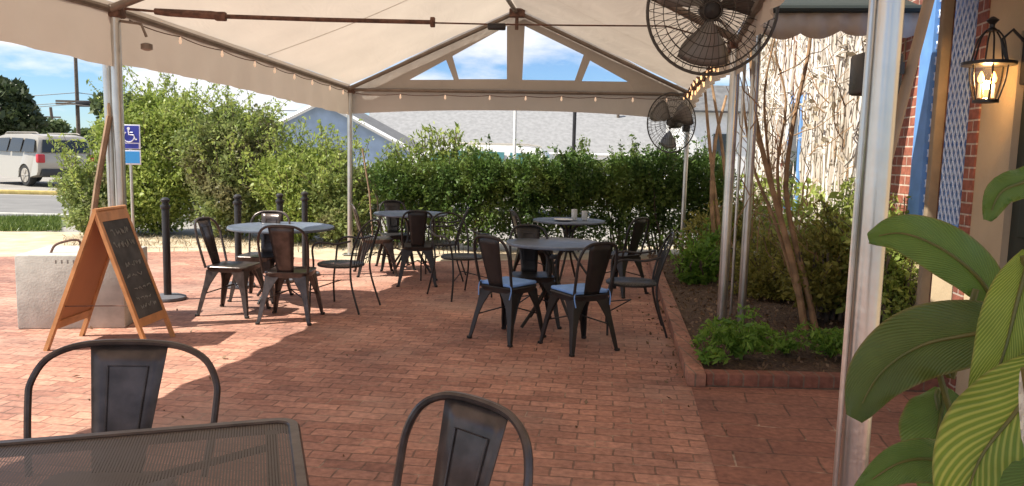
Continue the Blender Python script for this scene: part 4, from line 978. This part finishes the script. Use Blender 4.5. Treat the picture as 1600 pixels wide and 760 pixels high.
# ================================================================== background buildings
hb = thing('grey_roofed_building', 'long low building with a grey shingle roof beyond the hedge', 'building', (3, 40, 0))
def hpart(name, v, f, m, par, loc): 
    o = pyobj(name, [Vector(q)-Vector(loc) for q in v], f, m, par); return o
l0, r0 = PY(565, 236, 38), PY(1105, 246, 38)
ez = (l0.z+r0.z)/2; rzg = ez+4.0
v = [(l0.x, 38, ez), (r0.x, 38, ez), (r0.x-.5, 45, rzg), (l0.x-.5, 45, rzg), (r0.x, 52, ez), (l0.x, 52, ez)]
bm = B(); bv = [bm.verts.new(Vector(q)-Vector((3, 40, 0))) for q in v]; bm.faces.new([bv[i] for i in (0, 1, 2, 3)]); bm.faces.new([bv[i] for i in (3, 2, 4, 5)]); solid(obj('roof', bm, M['shingle'], hb, False), .12)
bm = B(); box(bm, ((l0.x+r0.x)/2-3, 4.8, ez/2-.15), (r0.x-l0.x-1, 13, ez-.2)); obj('wall', bm, M['white'], hb, False)
bm = B(); box(bm, ((l0.x+r0.x)/2-3, -2.07, ez-.05), (r0.x-l0.x, .06, .22)); obj('fascia', bm, M['white'], hb, False)
bm = B(); tube(bm, [(l0.x-3, -2.16, ez+.03), (r0.x-3, -2.16, ez+.03)], .07, 8); obj('gutter', bm, M['white'], hb)
for vx in (2.5, 9.0):
    bm = B(); tube(bm, [(vx, 1.5, ez+1.9), (vx, 1.5, ez+2.6)], .08, 8); obj('roof_vent', bm, M['barkgrey'], hb)
hb2 = thing('blue_gable_house', 'small pale blue gabled house with white rake boards above the bush', 'house', (-8, 30, 0))
D2 = 30; A_ = PY(507, 161, D2); Rr = PY(648, 238, D2); Lr = PY(425, 205, D2)
zE = Rr.z; Lx = A_.x-(Rr.x-A_.x); O2 = Vector((-8, 30, 0))
bm = B(); fr = [Vector((Lx, D2, 0)), Vector((Rr.x, D2, 0)), Vector((Rr.x, D2, zE)), Vector((A_.x, D2, A_.z)), Vector((Lx, D2, zE))]
loft(bm, [[q-O2 for q in fr], [q+Vector((0, 6, 0))-O2 for q in fr]]); obj('wall', bm, M['siding'], hb2, False)
for xe in (Lx, Rr.x):
    bm = B(); d = Vector((xe-A_.x, 0, zE-A_.z)); e_ = Vector((A_.x, D2-.35, A_.z+.06)); f_ = e_+d*1.08
    sheet(bm, [q-O2 for q in (e_, f_, f_+Vector((0, 6.6, 0)), e_+Vector((0, 6.6, 0)))], 2, 2); solid(obj('roof', bm, M['siding'] if xe == Lx else M['shingledark'], hb2, False), .10)
    bm = B(); tube(bm, [e_-O2+Vector((0, -.03, -.03)), f_-O2+Vector((0, -.03, -.03))], .09, 4); obj('rake_board', bm, M['white'], hb2, False)
bm = B(); box(bm, (A_.x+8+.5, -.03, 1.3), (1.0, .06, .5)); obj('window', bm, M['carglass'], hb2, False)
# sheds / white house through the gap near the back right pole
g1, g2 = PY(1085, 235, 34), PY(1185, 235, 34); zz_ = zfor(g1.x, 34, 175)
wh_ = thing('white_house', 'white sided house with grey roof seen through the gap by the back right pole', 'house', (g1.x, 34, 0))
bm = B(); box(bm, (2.5, 2, zz_/2), (6, 4, zz_)); obj('wall', bm, M['white'], wh_, False)
bm = B(); sheet(bm, [(-.8, -.4, zz_), (5.8, -.4, zz_), (5.8, 2, zz_+1.3), (-.8, 2, zz_+1.3)], 2, 2); sheet(bm, [(-.8, 4.4, zz_), (5.8, 4.4, zz_), (5.8, 2, zz_+1.3), (-.8, 2, zz_+1.3)], 2, 2); solid(obj('roof', bm, M['shingledark'], wh_, False), .1)
bm = B(); box(bm, (1.2, -.02, zz_*.6), (.8, .05, 1.0)); obj('window', bm, M['carglass'], wh_, False)
# poles beyond the hedge
for (u, vt, D, r_, m_, lb) in ((806, 150, 16, .035, M['white'], 'thin white pole beyond the hedge at the middle of the patio'), (899, 150, 17, .04, M['black_metal'], 'thin black pole beyond the hedge right of the white one')):
    p = PY(u, vt, D); bm = B(); tube(bm, [(0, 0, 0), (0, 0, p.z)], r_, 8); tube(bm, [(0, 0, 0), (0, 0, .05)], r_*2.2, 8); o = obj('flag_pole', bm, m_); o.location = (p.x, D, 0); tag(o, lb, 'pole')
# utility poles and wires
p = PY(118, 92, 48); up_ = thing('utility_pole', 'tall grey utility pole with wires beyond the parked silver car', 'utility pole', (p.x, 48, 0))
bm = B(); tube(bm, [(0, 0, 0), (0, 0, p.z+1)], [.13, .10], 10); obj('pole_shaft', bm, M['barkgrey'], up_)
for v in (159, 163): q = PY(118, v, 48); bm = B(); box(bm, (0, -.2, q.z), (2.4, .1, .12)); obj('crossarm', bm, M['barkgrey'], up_)
bm = B(); q = PY(134, 163, 48); box(bm, (q.x-p.x, -.2, q.z), (.9, .3, .35), bev=.05); obj('transformer', bm, M['black_metal'], up_)
bm = B()
for v, dy in ((145, 0), (158, .5), (164, -.5)):
    q = PY(118, v, 48); pts = [(x, 0+dy, q.z-p.z*0-.8*math.sin(math.pi*((x+26) % 26)/26)) for x in np.linspace(-26, 26, 27)]; tube(bm, pts, .022, 4)
obj('wire', bm, M['black_metal'], up_)
p = PY(85, 168, 80); up2 = thing('utility_pole', 'small distant utility pole left of the tall one', 'utility pole', (p.x, 80, 0))
bm = B(); tube(bm, [(0, 0, 0), (-.4, 0, p.z)], [.2, .14], 8); obj('pole_shaft', bm, M['barkgrey'], up2); bm = B(); box(bm, (-.4, 0, p.z-1), (2, .12, .14)); obj('crossarm', bm, M['barkgrey'], up2)

# ================================================================== vegetation
def stems(bm, base, n, h_, spread, r0=.018):
    for i in range(n):
        a_ = random.random()*6.28; s = random.random()*spread; q = [Vector(base)+Vector((random.uniform(-.15, .15), random.uniform(-.12, .12), 0))]
        for k in range(4): q.append(q[-1]+Vector((math.cos(a_)*s/4+random.uniform(-.05, .05), math.sin(a_)*s/4+random.uniform(-.05, .05), h_/4)))
        tube(bm, q, [r0, r0*.85, r0*.7, r0*.5, r0*.3], 5, False)
def shrub(name, label, loc, blobs, m, size, cat='shrub', group=None, st=None, shoots=0, up_b=0.3, shoot_len=.7, shell=.5, shoot_m=None, bark=None):
    t = thing(name, label, cat, loc, group=group); P_, O_ = blobpts([(c, r, n) for c, r, n in blobs], shell=shell)
    keep = P_[:, 2] > .03; P_ = P_[keep]; O_ = O_[keep]
    leaves('foliage', P_, size, m, t, .5, up_b, out=O_)
    bm = B()
    if st: 
        for b_ in st: stems(bm, b_[0], b_[1], b_[2], b_[3])
    if shoots:
        pts = []
        for i in range(shoots):
            c, r, n = random.choice(blobs); a_ = random.random()*6.28; el = random.uniform(.3, 1.3)
            d = Vector((math.cos(a_)*math.cos(el), math.sin(a_)*math.cos(el), math.sin(el)))
            s0 = Vector(c)+Vector((d.x*r[0], d.y*r[1], d.z*r[2]))*.85; ln = shoot_len*random.uniform(.4, 1.15); q = []
            dr = (d+Vector((random.uniform(-.4, .4), random.uniform(-.4, .4), .7))).normalized()
            for k in range(7): q.append(s0+dr*ln*k/6+Vector((d.x, d.y, -.4))*(.22*ln*(k/6)**2))
            tube(bm, q, .004, 4, False)
            for k in range(1, 7):
                for _ in range(7): pts.append(q[k]+Vector((random.gauss(0, .03), random.gauss(0, .03), random.gauss(0, .03))))
        leaves('shoot_leaves', pts, size*1.0, shoot_m or m, t, .4, .4)
    if len(bm.verts): obj('stem', bm, bark or M['barkgrey'], t)
    else: bm.free()
    return t
# big loose bush, several plants side by side, left of the back left pole
def big(u0, u1, vt, D, n, label, m, shoot_m, seed, dz=0):
    random.seed(seed); p = PY((u0+u1)/2, 300, D); wd = (u1-u0)/F*D; zt_ = PY((u0+u1)/2, vt, D).z
    bl_ = [((0, 0, zt_*.42), (wd*.46, .75, zt_*.46), n), ((-wd*.24, -.2, zt_*.62), (wd*.28, .55, zt_*.26), n*.4), ((wd*.2, .1, zt_*.72), (wd*.27, .5, zt_*.24), n*.4), ((wd*.05, -.5, zt_*.30), (wd*.36, .5, zt_*.28), n*.45), ((-wd*.1, .2, zt_*.84), (wd*.18, .35, zt_*.15), n*.2)]
    return shrub('flowering_shrub', label, (p.x, D, 0), [(c, r, int(k*1.45)) for c, r, k in bl_], m, .060, 'shrub', 'loose shrubs along the patio edge', [((0, 0, 0), 16, zt_*.8, wd*.45)], 60, shoot_m=shoot_m, shell=.35)
big(105, 226, 256, 13.2, 3800, 'low sprawling yellowish shrub at the left end, beside the silver car', M['lf_bush'], M['lf_yellow'], 1)
big(165, 335, 138, 13.6, 11000, 'tall bright green shrub behind the parking sign', M['lf_yellow'], M['lf_yellow'], 2)
big(290, 440, 158, 13.3, 9000, 'tall loose shrub behind the bollards and the sunlit table', M['lf_bush'], M['lf_yellow'], 3)
big(400, 545, 224, 12.9, 5500, 'shorter light green shrub left of the back left tent pole', M['lf_yellow'], M['lf_yellow'], 4)
big(480, 600, 252, 12.7, 4200, 'low sunlit shrub behind the back left tent pole', M['lf_bush'], M['lf_yellow'], 6)
# hedge: dense leafy top, thin stemmy bottom
def hedge(u0, u1, vt, D, n, label, seed):
    random.seed(seed); p = PY((u0+u1)/2, 300, D); wd = (u1-u0)/F*D; zt_ = PY((u0+u1)/2, vt, D).z; bl_ = []
    k = max(2, int(wd/.55))
    for i in range(k):
        x_ = -wd/2+wd*(i+.5)/k
        bl_.append(((x_, random.uniform(-.1, .1), zt_*random.uniform(.68, .74)), (.48, .50, zt_*.29), n//k))
        bl_.append(((x_+.2, random.uniform(-.15, .1), zt_*.42), (.46, .45, zt_*.26), n//k//3))
        bl_.append(((x_-.1, random.uniform(-.15, .1), zt_*.18), (.46, .40, zt_*.16), n//k//9))
    bl_ = [(c, r_, int(n_*1.3)) for c, r_, n_ in bl_]
    return shrub('hedge_shrub', label, (p.x, D, 0), bl_, M['lf_hedge'], .052, 'hedge', 'clipped hedge behind the back tent poles', [((-wd/2+wd*(i+.5)/k, 0, 0), 9, zt_*.8, .45) for i in range(k)], 46, .2, .32, shell=.3)
hedge(585, 725, 247, 12.3, 9500, 'left section of the hedge, lighter, beneath the spiky shoots', 11)
hedge(715, 870, 238, 12.2, 12500, 'middle section of the dark green hedge behind the shaded tables', 12)
hedge(860, 1010, 236, 12.1, 12500, 'dark hedge section left of the far fan', 13)
hedge(1000, 1130, 232, 12.0, 11000, 'right end of the hedge behind the back right tent pole', 14)
# spiky pale shoots rising over the hedge
random.seed(20); p = PY(685, 240, 12.6); t = thing('spiky_shrub', 'pale yellow green shoots rising above the left part of the hedge', 'shrub', (p.x, 12.6, 0)); bm = B(); pts = []
for i in range(46):
    a_ = random.uniform(-.5, .5); ln = random.uniform(.9, 1.25)*(1-.55*abs(a_)); x0 = random.uniform(-.25, .25); q = [Vector((x0+a_*1.3*s, random.uniform(-.1, .1), .75+ln*s)) for s in np.linspace(0, 1, 8)]; tube(bm, q, .006, 4, False)
    for k in range(8):
        for _ in range(9): pts.append(q[k]+Vector((random.gauss(0, .045), random.gauss(0, .05), random.gauss(0, .05))))
tube(bm, [(0, 0, 0), (0, 0, .9)], .03, 6); obj('stem', bm, M['barkgrey'], t); leaves('foliage', pts, .085, M['lf_yellow'], t, .3, .9)
# trees far off
def tree(name, label, u, vt, vb, D, wpx, m, n=7000, size=.35, group='trees beyond the road'):
    p = PY(u, vt, D); zt_ = p.z; zb_ = PY(u, vb, D).z; wd = wpx/F*D; h_ = zt_-zb_
    t = thing(name, label, 'tree', (p.x, D, 0), group=group); bl_ = []
    for i in range(12):
        a_ = random.random()*6.28; rr_ = random.random()**.6*.30; bl_.append(((math.cos(a_)*wd*rr_, math.sin(a_)*wd*rr_, zb_+h_*random.uniform(.25, .78)), (wd*.22, wd*.22, h_*.22), n//12))
    P_, O_ = blobpts(bl_, shell=.35); leaves('crown', P_, size, m, t, .6, .2, out=O_)
    bm = B(); tube(bm, [(0, 0, 0), (.1, 0, zb_*.6), (0, 0, zb_+h_*.4)], [wd*.05, wd*.04, wd*.02], 8)
    for k in range(5): a_ = k*1.3; tube(bm, [(0, 0, zb_), (math.cos(a_)*wd*.12, math.sin(a_)*wd*.12, zb_+h_*.25), (math.cos(a_)*wd*.28, math.sin(a_)*wd*.28, zb_+h_*.5)], [wd*.025, wd*.018, wd*.008], 6)
    obj('trunk', bm, M['barkgrey'], t); return t
random.seed(31)
tree('oak_tree', 'large dark tree behind the silver car at the left edge', 2, 118, 222, 42, 150, M['lf_tree'], 14000, .34)
tree('street_tree', 'bluish green tree behind the tall bright shrub', 190, 146, 235, 46, 95, M['lf_far'], 6000, .3)
tree('street_tree', 'small pale tree left of the tall utility pole', 88, 186, 240, 60, 60, M['lf_far'], 3000, .32)
tree('street_tree', 'distant light green tree right of the tall utility pole', 140, 196, 240, 55, 70, M['lf_far'], 4000, .32)
tree('street_tree', 'distant tree hanging over the silver car roof', 40, 196, 240, 70, 80, M['lf_far'], 3000, .36)
# grass on the lawn patch
pts = []
for i in range(7000):
    u, v = random.uniform(-40, 95), random.uniform(341, 361); q = G(u, v, .0); pts.append((q.x, q.y, .03))
o = leaves('grass', pts, .09, M['grassblade'], None, .12, 2.5); tag(o, kind='stuff', label='short green grass on the verge at the left', cat='grass')
# dry grass and litter on sand under the bushes
pts = []
for i in range(2600):
    u, v = random.uniform(100, 720), random.gauss(380, 6); q = G(u, v, .0)
    if q.y < 13.5: pts.append((q.x, q.y, .02))
o = leaves('dry_grass', pts, .07, M['lf_dry'], None, .14, 1.2); tag(o, kind='stuff', label='dry straw coloured grass along the foot of the shrubs', cat='grass')

# multi-trunk crape myrtle in the planter
mb = G(1262, 512, .06); my = thing('crape_myrtle', 'leaning multi trunk small tree with tan bark in the planter', 'tree', mb)
def trunkpart(pxs, D0, D1, r0, r1, nm='trunk'):
    n = len(pxs); q = [PY(u, v, D0+(D1-D0)*i/(n-1))-mb for i, (u, v) in enumerate(pxs)]; bm = B(); tube(bm, spline(q, 4), list(np.linspace(r0, r1, (n-1)*4+1)), 8); o = obj(nm, bm, M['bark'], my); return q
y0_ = mb.y
trunkpart([(1258, 520), (1245, 440), (1222, 350), (1200, 270), (1180, 180), (1172, 60)], y0_, y0_+.3, .034, .018)
trunkpart([(1276, 522), (1258, 440), (1240, 370), (1228, 290), (1240, 190), (1262, 90), (1270, 20)], y0_, y0_+.5, .030, .014)
trunkpart([(1262, 515), (1212, 350), (1180, 270), (1165, 190), (1160, 130)], y0_+.02, y0_+.9, .018, .010)
trunkpart([(1222, 350), (1215, 260), (1228, 160), (1210, 80)], y0_+.2, y0_+.4, .016, .008)
trunkpart([(1215, 330), (1200, 240), (1195, 140), (1215, 40)], y0_+.2, y0_+.2, .014, .008)
random.seed(8); bm = B(); pts = []
for i in range(70):
    u0, v0 = random.choice((random.uniform(1165, 1270), random.uniform(1130, 1330))), random.uniform(110, 420); q0 = PY(u0, v0, y0_+random.uniform(-.1, 1.2))-mb; d = Vector((random.uniform(-.5, .5), random.uniform(-.3, .3), random.uniform(.2, 1))).normalized()
    q = [q0+d*.5*s+Vector((random.gauss(0, .02), 0, random.gauss(0, .02))) for s in np.linspace(0, 1, 6)]; tube(bm, q, [.006, .0055, .005, .004, .0035, .003], 4, False)
    obj('branch', bm, M['bark'], my); bm = B()
bm.free()
# trunks near the back of planter
m2 = G(1128, 440, .06); t = thing('young_tree', 'slender tan trunked young tree at the far end of the planter', 'tree', m2); bm = B()
for px in ([(1135, 440), (1120, 330), (1108, 220), (1100, 120)], [(1140, 440), (1138, 330), (1128, 230), (1112, 130)], [(1125, 440), (1112, 320), (1118, 220), (1135, 150)]):
    q = [PY(u, v, m2.y+.25*i)-m2 for i, (u, v) in enumerate(px)]; tube(bm, spline(q, 4), list(np.linspace(.03, .016, 13)), 7)
obj('trunk', bm, M['bark'], t)
# olive shrubs in the bed
def osh(u, v, D, sx, sz, n, m, label, size=.045, shoots=30):
    p = PY(u, v, D); shrub('olive_shrub', label, (p.x, D, 0.05), [((0, 0, p.z), (sx, sx*.8, sz), n), ((sx*.4, .1, p.z+sz*.5), (sx*.6, sx*.5, sz*.6), n//2), ((-sx*.3, -.1, p.z-sz*.4), (sx*.7, sx*.6, sz*.6), n//2)], m, size, 'shrub', 'shrubs in the planter', [((0, 0, 0), 22, p.z+sz*.5, sx*.7)], shoots, .2, .35, shell=.2, bark=M['barkgrey'])
random.seed(41)
osh(1215, 440, 8.2, .55, .42, 4200, M['lf_olive'], 'olive brown shrub between the double posts and the leaning trunk')
osh(1290, 430, 6.9, .42, .36, 3600, M['lf_olive'], 'olive shrub against the vine wall right of the leaning trunk')
osh(1120, 390, 9.6, .5, .45, 3600, M['lf_olive'], 'olive shrub at the far end of the planter behind the double posts')
osh(1400, 440, 5.9, .30, .34, 1500, M['lf_yellow'], 'sunlit yellow green shrub right of the thick near pole')
osh(1335, 380, 7.0, .26, .24, 500, M['lf_yellow'], 'sparse light green growth climbing at the foot of the vine wall')
osh(1092, 425, 8.9, .26, .24, 1500, M['lf_fern'], 'bright green leafy plant beside the kerb, near the back right pole', .06, 20)
# ferns at front of the bed
def fern(u, v, n, ln, label, sc=1.0):
    p = G(u, v, .06); t = thing('fern', label, 'fern', p, group='ferns at the front of the planter'); bm = B(); pts = []; out_ = []
    for i in range(n):
        a_ = random.random()*6.28; l_ = ln*random.uniform(.5, 1.1); rise_ = random.uniform(.4, 1.1); q = []
        for s in np.linspace(0, 1, 9): q.append(Vector((math.cos(a_)*l_*s, math.sin(a_)*l_*s*.8, l_*rise_*2.3*(s*1.3-s*s*1.05)+.01)))
        tube(bm, q, .003, 4, False)
        for k in range(1, 9):
            w2_ = .06*sc*math.sin(math.pi*(k/9.5)); nrm = Vector((-math.sin(a_), math.cos(a_), 0))
            for sgn2 in (-1, 1):
                for j in (0.3, .65, 1.0): pts.append(q[k]+nrm*sgn2*w2_*j+Vector((random.gauss(0, .006), random.gauss(0, .006), random.gauss(0, .006))))
    obj('stem', bm, M['lf_fern'], t); leaves('frond', pts, .046*sc, M['lf_fern'], t, .34, .1)
random.seed(51)
fern(1150, 563, 34, .33, 'bushy bright green fern at the foot of the double posts', 1.1)
fern(1225, 556, 7, .2, 'small low fern right of the bushy one at the front of the planter')
fern(1298, 562, 22, .28, 'green fern just left of the thick near pole')
fern(1103, 572, 6, .18, 'small fern sprig at the front left corner of the planter')

# ================================================================== broad-leaved plant in the right foreground
def bladeleafmat(name, c1, c2, stripes, trans=.35):
    m = bpy.data.materials.new(name); m.use_nodes = True; n = m.node_tree.nodes; l = m.node_tree.links; b = n['Principled BSDF']; b.inputs['Roughness'].default_value = .38
    uv = n.new('ShaderNodeUVMap'); sp_ = n.new('ShaderNodeSeparateXYZ'); l.new(uv.outputs[0], sp_.inputs[0])
    # veins run out from the midrib and sweep towards the tip
    ab = n.new('ShaderNodeMath'); ab.operation = 'SUBTRACT'; ab.inputs[1].default_value = .5; l.new(sp_.outputs[0], ab.inputs[0])
    a2 = n.new('ShaderNodeMath'); a2.operation = 'ABSOLUTE'; l.new(ab.outputs[0], a2.inputs[0])
    pw = n.new('ShaderNodeMath'); pw.operation = 'POWER'; pw.inputs[1].default_value = .75; l.new(a2.outputs[0], pw.inputs[0])
    ma = n.new('ShaderNodeMath'); ma.operation = 'MULTIPLY_ADD'; ma.inputs[1].default_value = -.75; l.new(pw.outputs[0], ma.inputs[0]); l.new(sp_.outputs[1], ma.inputs[2])
    ms = n.new('ShaderNodeMath'); ms.operation = 'MULTIPLY'; ms.inputs[1].default_value = stripes*6.283; l.new(ma.outputs[0], ms.inputs[0])
    nw = n.new('ShaderNodeTexNoise'); nw.inputs['Scale'].default_value = 9; nt_ = n.new('ShaderNodeTexCoord'); l.new(nt_.outputs['Object'], nw.inputs['Vector']); na = n.new('ShaderNodeMath'); na.operation = 'MULTIPLY_ADD'; na.inputs[1].default_value = 5.0; l.new(nw.outputs['Fac'], na.inputs[0]); l.new(ms.outputs[0], na.inputs[2])
    sn = n.new('ShaderNodeMath'); sn.operation = 'SINE'; l.new(na.outputs[0], sn.inputs[0])
    r = n.new('ShaderNodeValToRGB'); r.color_ramp.elements[0].position = .35; r.color_ramp.elements[1].position = 1.0; r.color_ramp.elements[0].color = (*c1, 1); r.color_ramp.elements[1].color = (*c2, 1)
    mr = n.new('ShaderNodeMapRange'); mr.inputs[1].default_value = -1; l.new(sn.outputs[0], mr.inputs[0]); l.new(mr.outputs[0], r.inputs[0])
    z = n.new('ShaderNodeTexNoise'); z.inputs['Scale'].default_value = 18; z.inputs['Detail'].default_value = 4; tcc = n.new('ShaderNodeTexCoord'); l.new(tcc.outputs['Object'], z.inputs['Vector'])
    mm = n.new('ShaderNodeMix'); mm.data_type = 'RGBA'; mm.blend_type = 'MULTIPLY'; mm.inputs['Factor'].default_value = .45; l.new(z.outputs['Fac'], mm.inputs['B'])
    ed_ = n.new('ShaderNodeMapRange'); ed_.inputs[1].default_value = .455; ed_.inputs[2].default_value = .50; l.new(a2.outputs[0], ed_.inputs[0])
    en = n.new('ShaderNodeMath'); en.operation = 'MULTIPLY'; l.new(ed_.outputs[0], en.inputs[0]); l.new(z.outputs['Fac'], en.inputs[1])
    eb = n.new('ShaderNodeMix'); eb.data_type = 'RGBA'; eb.inputs['B'].default_value = (.30, .20, .07, 1); l.new(en.outputs[0], eb.inputs['Factor']); l.new(r.outputs[0], eb.inputs['A']); l.new(eb.outputs['Result'], mm.inputs['A'])
    l.new(mm.outputs['Result'], b.inputs['Base Color']); bu = n.new('ShaderNodeBump'); bu.inputs['Strength'].default_value = .5; bu.inputs['Distance'].default_value = .002; l.new(mr.outputs[0], bu.inputs['Height']); l.new(bu.outputs[0], b.inputs['Normal'])
    t = n.new('ShaderNodeBsdfTranslucent'); l.new(mm.outputs['Result'], t.inputs['Color']); x = n.new('ShaderNodeMixShader'); x.inputs[0].default_value = trans
    l.new(b.outputs[0], x.inputs[1]); l.new(t.outputs[0], x.inputs[2]); l.new(x.outputs[0], n['Material Output'].inputs[0]); return m
M['leafdark'] = bladeleafmat('broad_leaf_dark', (0.10, 0.155, 0.03), (0.11, 0.175, 0.036), 30, .35)
M['leafmid'] = bladeleafmat('broad_leaf_green', (0.14, 0.25, 0.05), (0.165, 0.30, 0.06), 26, .4)
M['leafbright'] = bladeleafmat('broad_leaf_yellow_green', (0.26, 0.40, 0.04), (0.60, 0.68, 0.13), 15, .5)
M['leaffine'] = bladeleafmat('broad_leaf_fine_veined', (0.24, 0.38, 0.045), (0.46, 0.58, 0.11), 26, .5)
pb = Vector((.95, 1.0, 0)); pl_ = thing('potted_peace_lily', 'large broad leaved green plant filling the right foreground', 'plant', pb)
def blade(rib, widths, m, side_dir=None, fold=.18, wav=.006, curl=0.0):
    """rib: list of (u, v, depth); widths: half widths in metres for (left,right)"""
    q = spline([PY(u, v, D) for u, v, D in rib], 6); n = len(q); bm = B(); rows = []; uvl = bm.loops.layers.uv.new('UVMap'); K = 9
    for i, p in enumerate(q):
        t_ = i/(n-1); d = (q[min(i+1, n-1)]-q[max(i-1, 0)]).normalized(); view = (p-CP).normalized(); s = d.cross(view).normalized()
        if side_dir is not None: s = (s+Vector(side_dir)*.35).normalized()
        up_v = s.cross(d).normalized(); prof = math.sin(math.pi*min(1, t_*.93+.035))**.62*(1-.15*t_); row = []
        for k in range(K):
            x = (k/(K-1)-.5)*2; wd = (widths[0] if x < 0 else widths[1])*prof
            ed = wav*math.sin(t_*21+k)*abs(x)**2; row.append(bm.verts.new(p+s*x*wd+up_v*(fold*wd*abs(x)**1.3+ed+curl*wd*x*x)))
        rows.append(row)
    for i in range(n-1):
        for k in range(K-1):
            f = bm.faces.new((rows[i][k], rows[i+1][k], rows[i+1][k+1], rows[i][k+1]))
            for lp_, (a_, b2) in zip(f.loops, ((i, k), (i+1, k), (i+1, k+1), (i, k+1))): lp_[uvl].uv = (b2/(K-1), a_/(n-1))
    o = obj('leaf_blade', bm, m, None); o.parent = pl_; o.matrix_parent_inverse = Matrix.Translation(-pb)
    bm = B(); tube(bm, [p+(CP-p).normalized()*.0008 for p in q[:-2]], list(np.linspace(.0035, .001, len(q)-2)), 6); r_ = obj('midrib', bm, M['leafmid'], o)
    return o
def stalk(pts, r=.005):
    bm = B(); tube(bm, spline([PY(u, v, D) for u, v, D in pts]+[pb+Vector((random.uniform(-.04, .04), random.uniform(-.04, .04), .34))], 6), r, 7); o = obj('stalk', bm, M['leafmid'], None); o.parent = pl_; o.matrix_parent_inverse = Matrix.Translation(-pb)
random.seed(3)
blade([(1558, 478, 1.10), (1525, 430, 1.10), (1470, 388, 1.12), (1410, 365, 1.15), (1356, 372, 1.18)], (.040, .040), M['leafmid'])
blade([(1600, 500, 1.05), (1530, 520, 1.05), (1440, 540, 1.08), (1375, 585, 1.10), (1335, 655, 1.10)], (.060, .052), M['leafdark'])
blade([(1478, 606, 1.15), (1470, 650, 1.12), (1462, 700, 1.10), (1450, 770, 1.10)], (.058, .055), M['leafmid'])
blade([(1560, 760, 1.02), (1480, 722, 1.02), (1410, 722, 1.02), (1340, 765, 1.02)], (.030, .035), M['leafmid'])
blade([(1612, 392, .98), (1590, 470, .97), (1566, 560, .96), (1524, 655, .96)], (.040, .036), M['leaffine'])
blade([(1680, 500, .92), (1620, 570, .93), (1570, 600, .94), (1522, 642, .95)], (.022, .032), M['leafmid'])
blade([(1640, 560, .90), (1590, 640, .90), (1530, 720, .90), (1495, 830, .90)], (.062, .060), M['leafbright'])
blade([(1680, 700, .86), (1600, 760, .87), (1540, 850, .88)], (.06, .055), M['leafmid'])
blade([(1660, 245, 1.0), (1610, 280, 1.0), (1565, 300, 1.0), (1543, 345, 1.0)], (.022, .022), M['leafmid'])
stalk([(1525, 452, 1.10), (1508, 510, 1.10), (1488, 590, 1.1), (1478, 620, 1.1)], .0045); stalk([(1558, 478, 1.1), (1590, 560, 1.1)], .004); stalk([(1600, 500, 1.05), (1620, 640, 1.05)], .005)
stalk([(1478, 606, 1.15), (1482, 700, 1.12)], .004); stalk([(1600, 400, .98), (1640, 600, .98)]); stalk([(1640, 560, .90), (1660, 700, .92)]); stalk([(1660, 245, 1.0), (1690, 500, 1.0)]); stalk([(1560, 760, 1.02), (1600, 860, 1.0)]); stalk([(1680, 500, .92), (1700, 700, .95)]); stalk([(1680, 700, .86), (1690, 850, .9)])
sp_o = blade([(1600, 575, .84), (1606, 640, .84), (1604, 705, .84)], (.009, .012), M['spathe']); sp_o.name = 'spathe'
bm = B(); lathe(bm, [(.10, 0), (.15, .30), (.165, .31), (.165, .34), (.15, .34), (.14, .32), (.0, .32)], 28); obj('pot', bm, M['terracotta'], pl_)
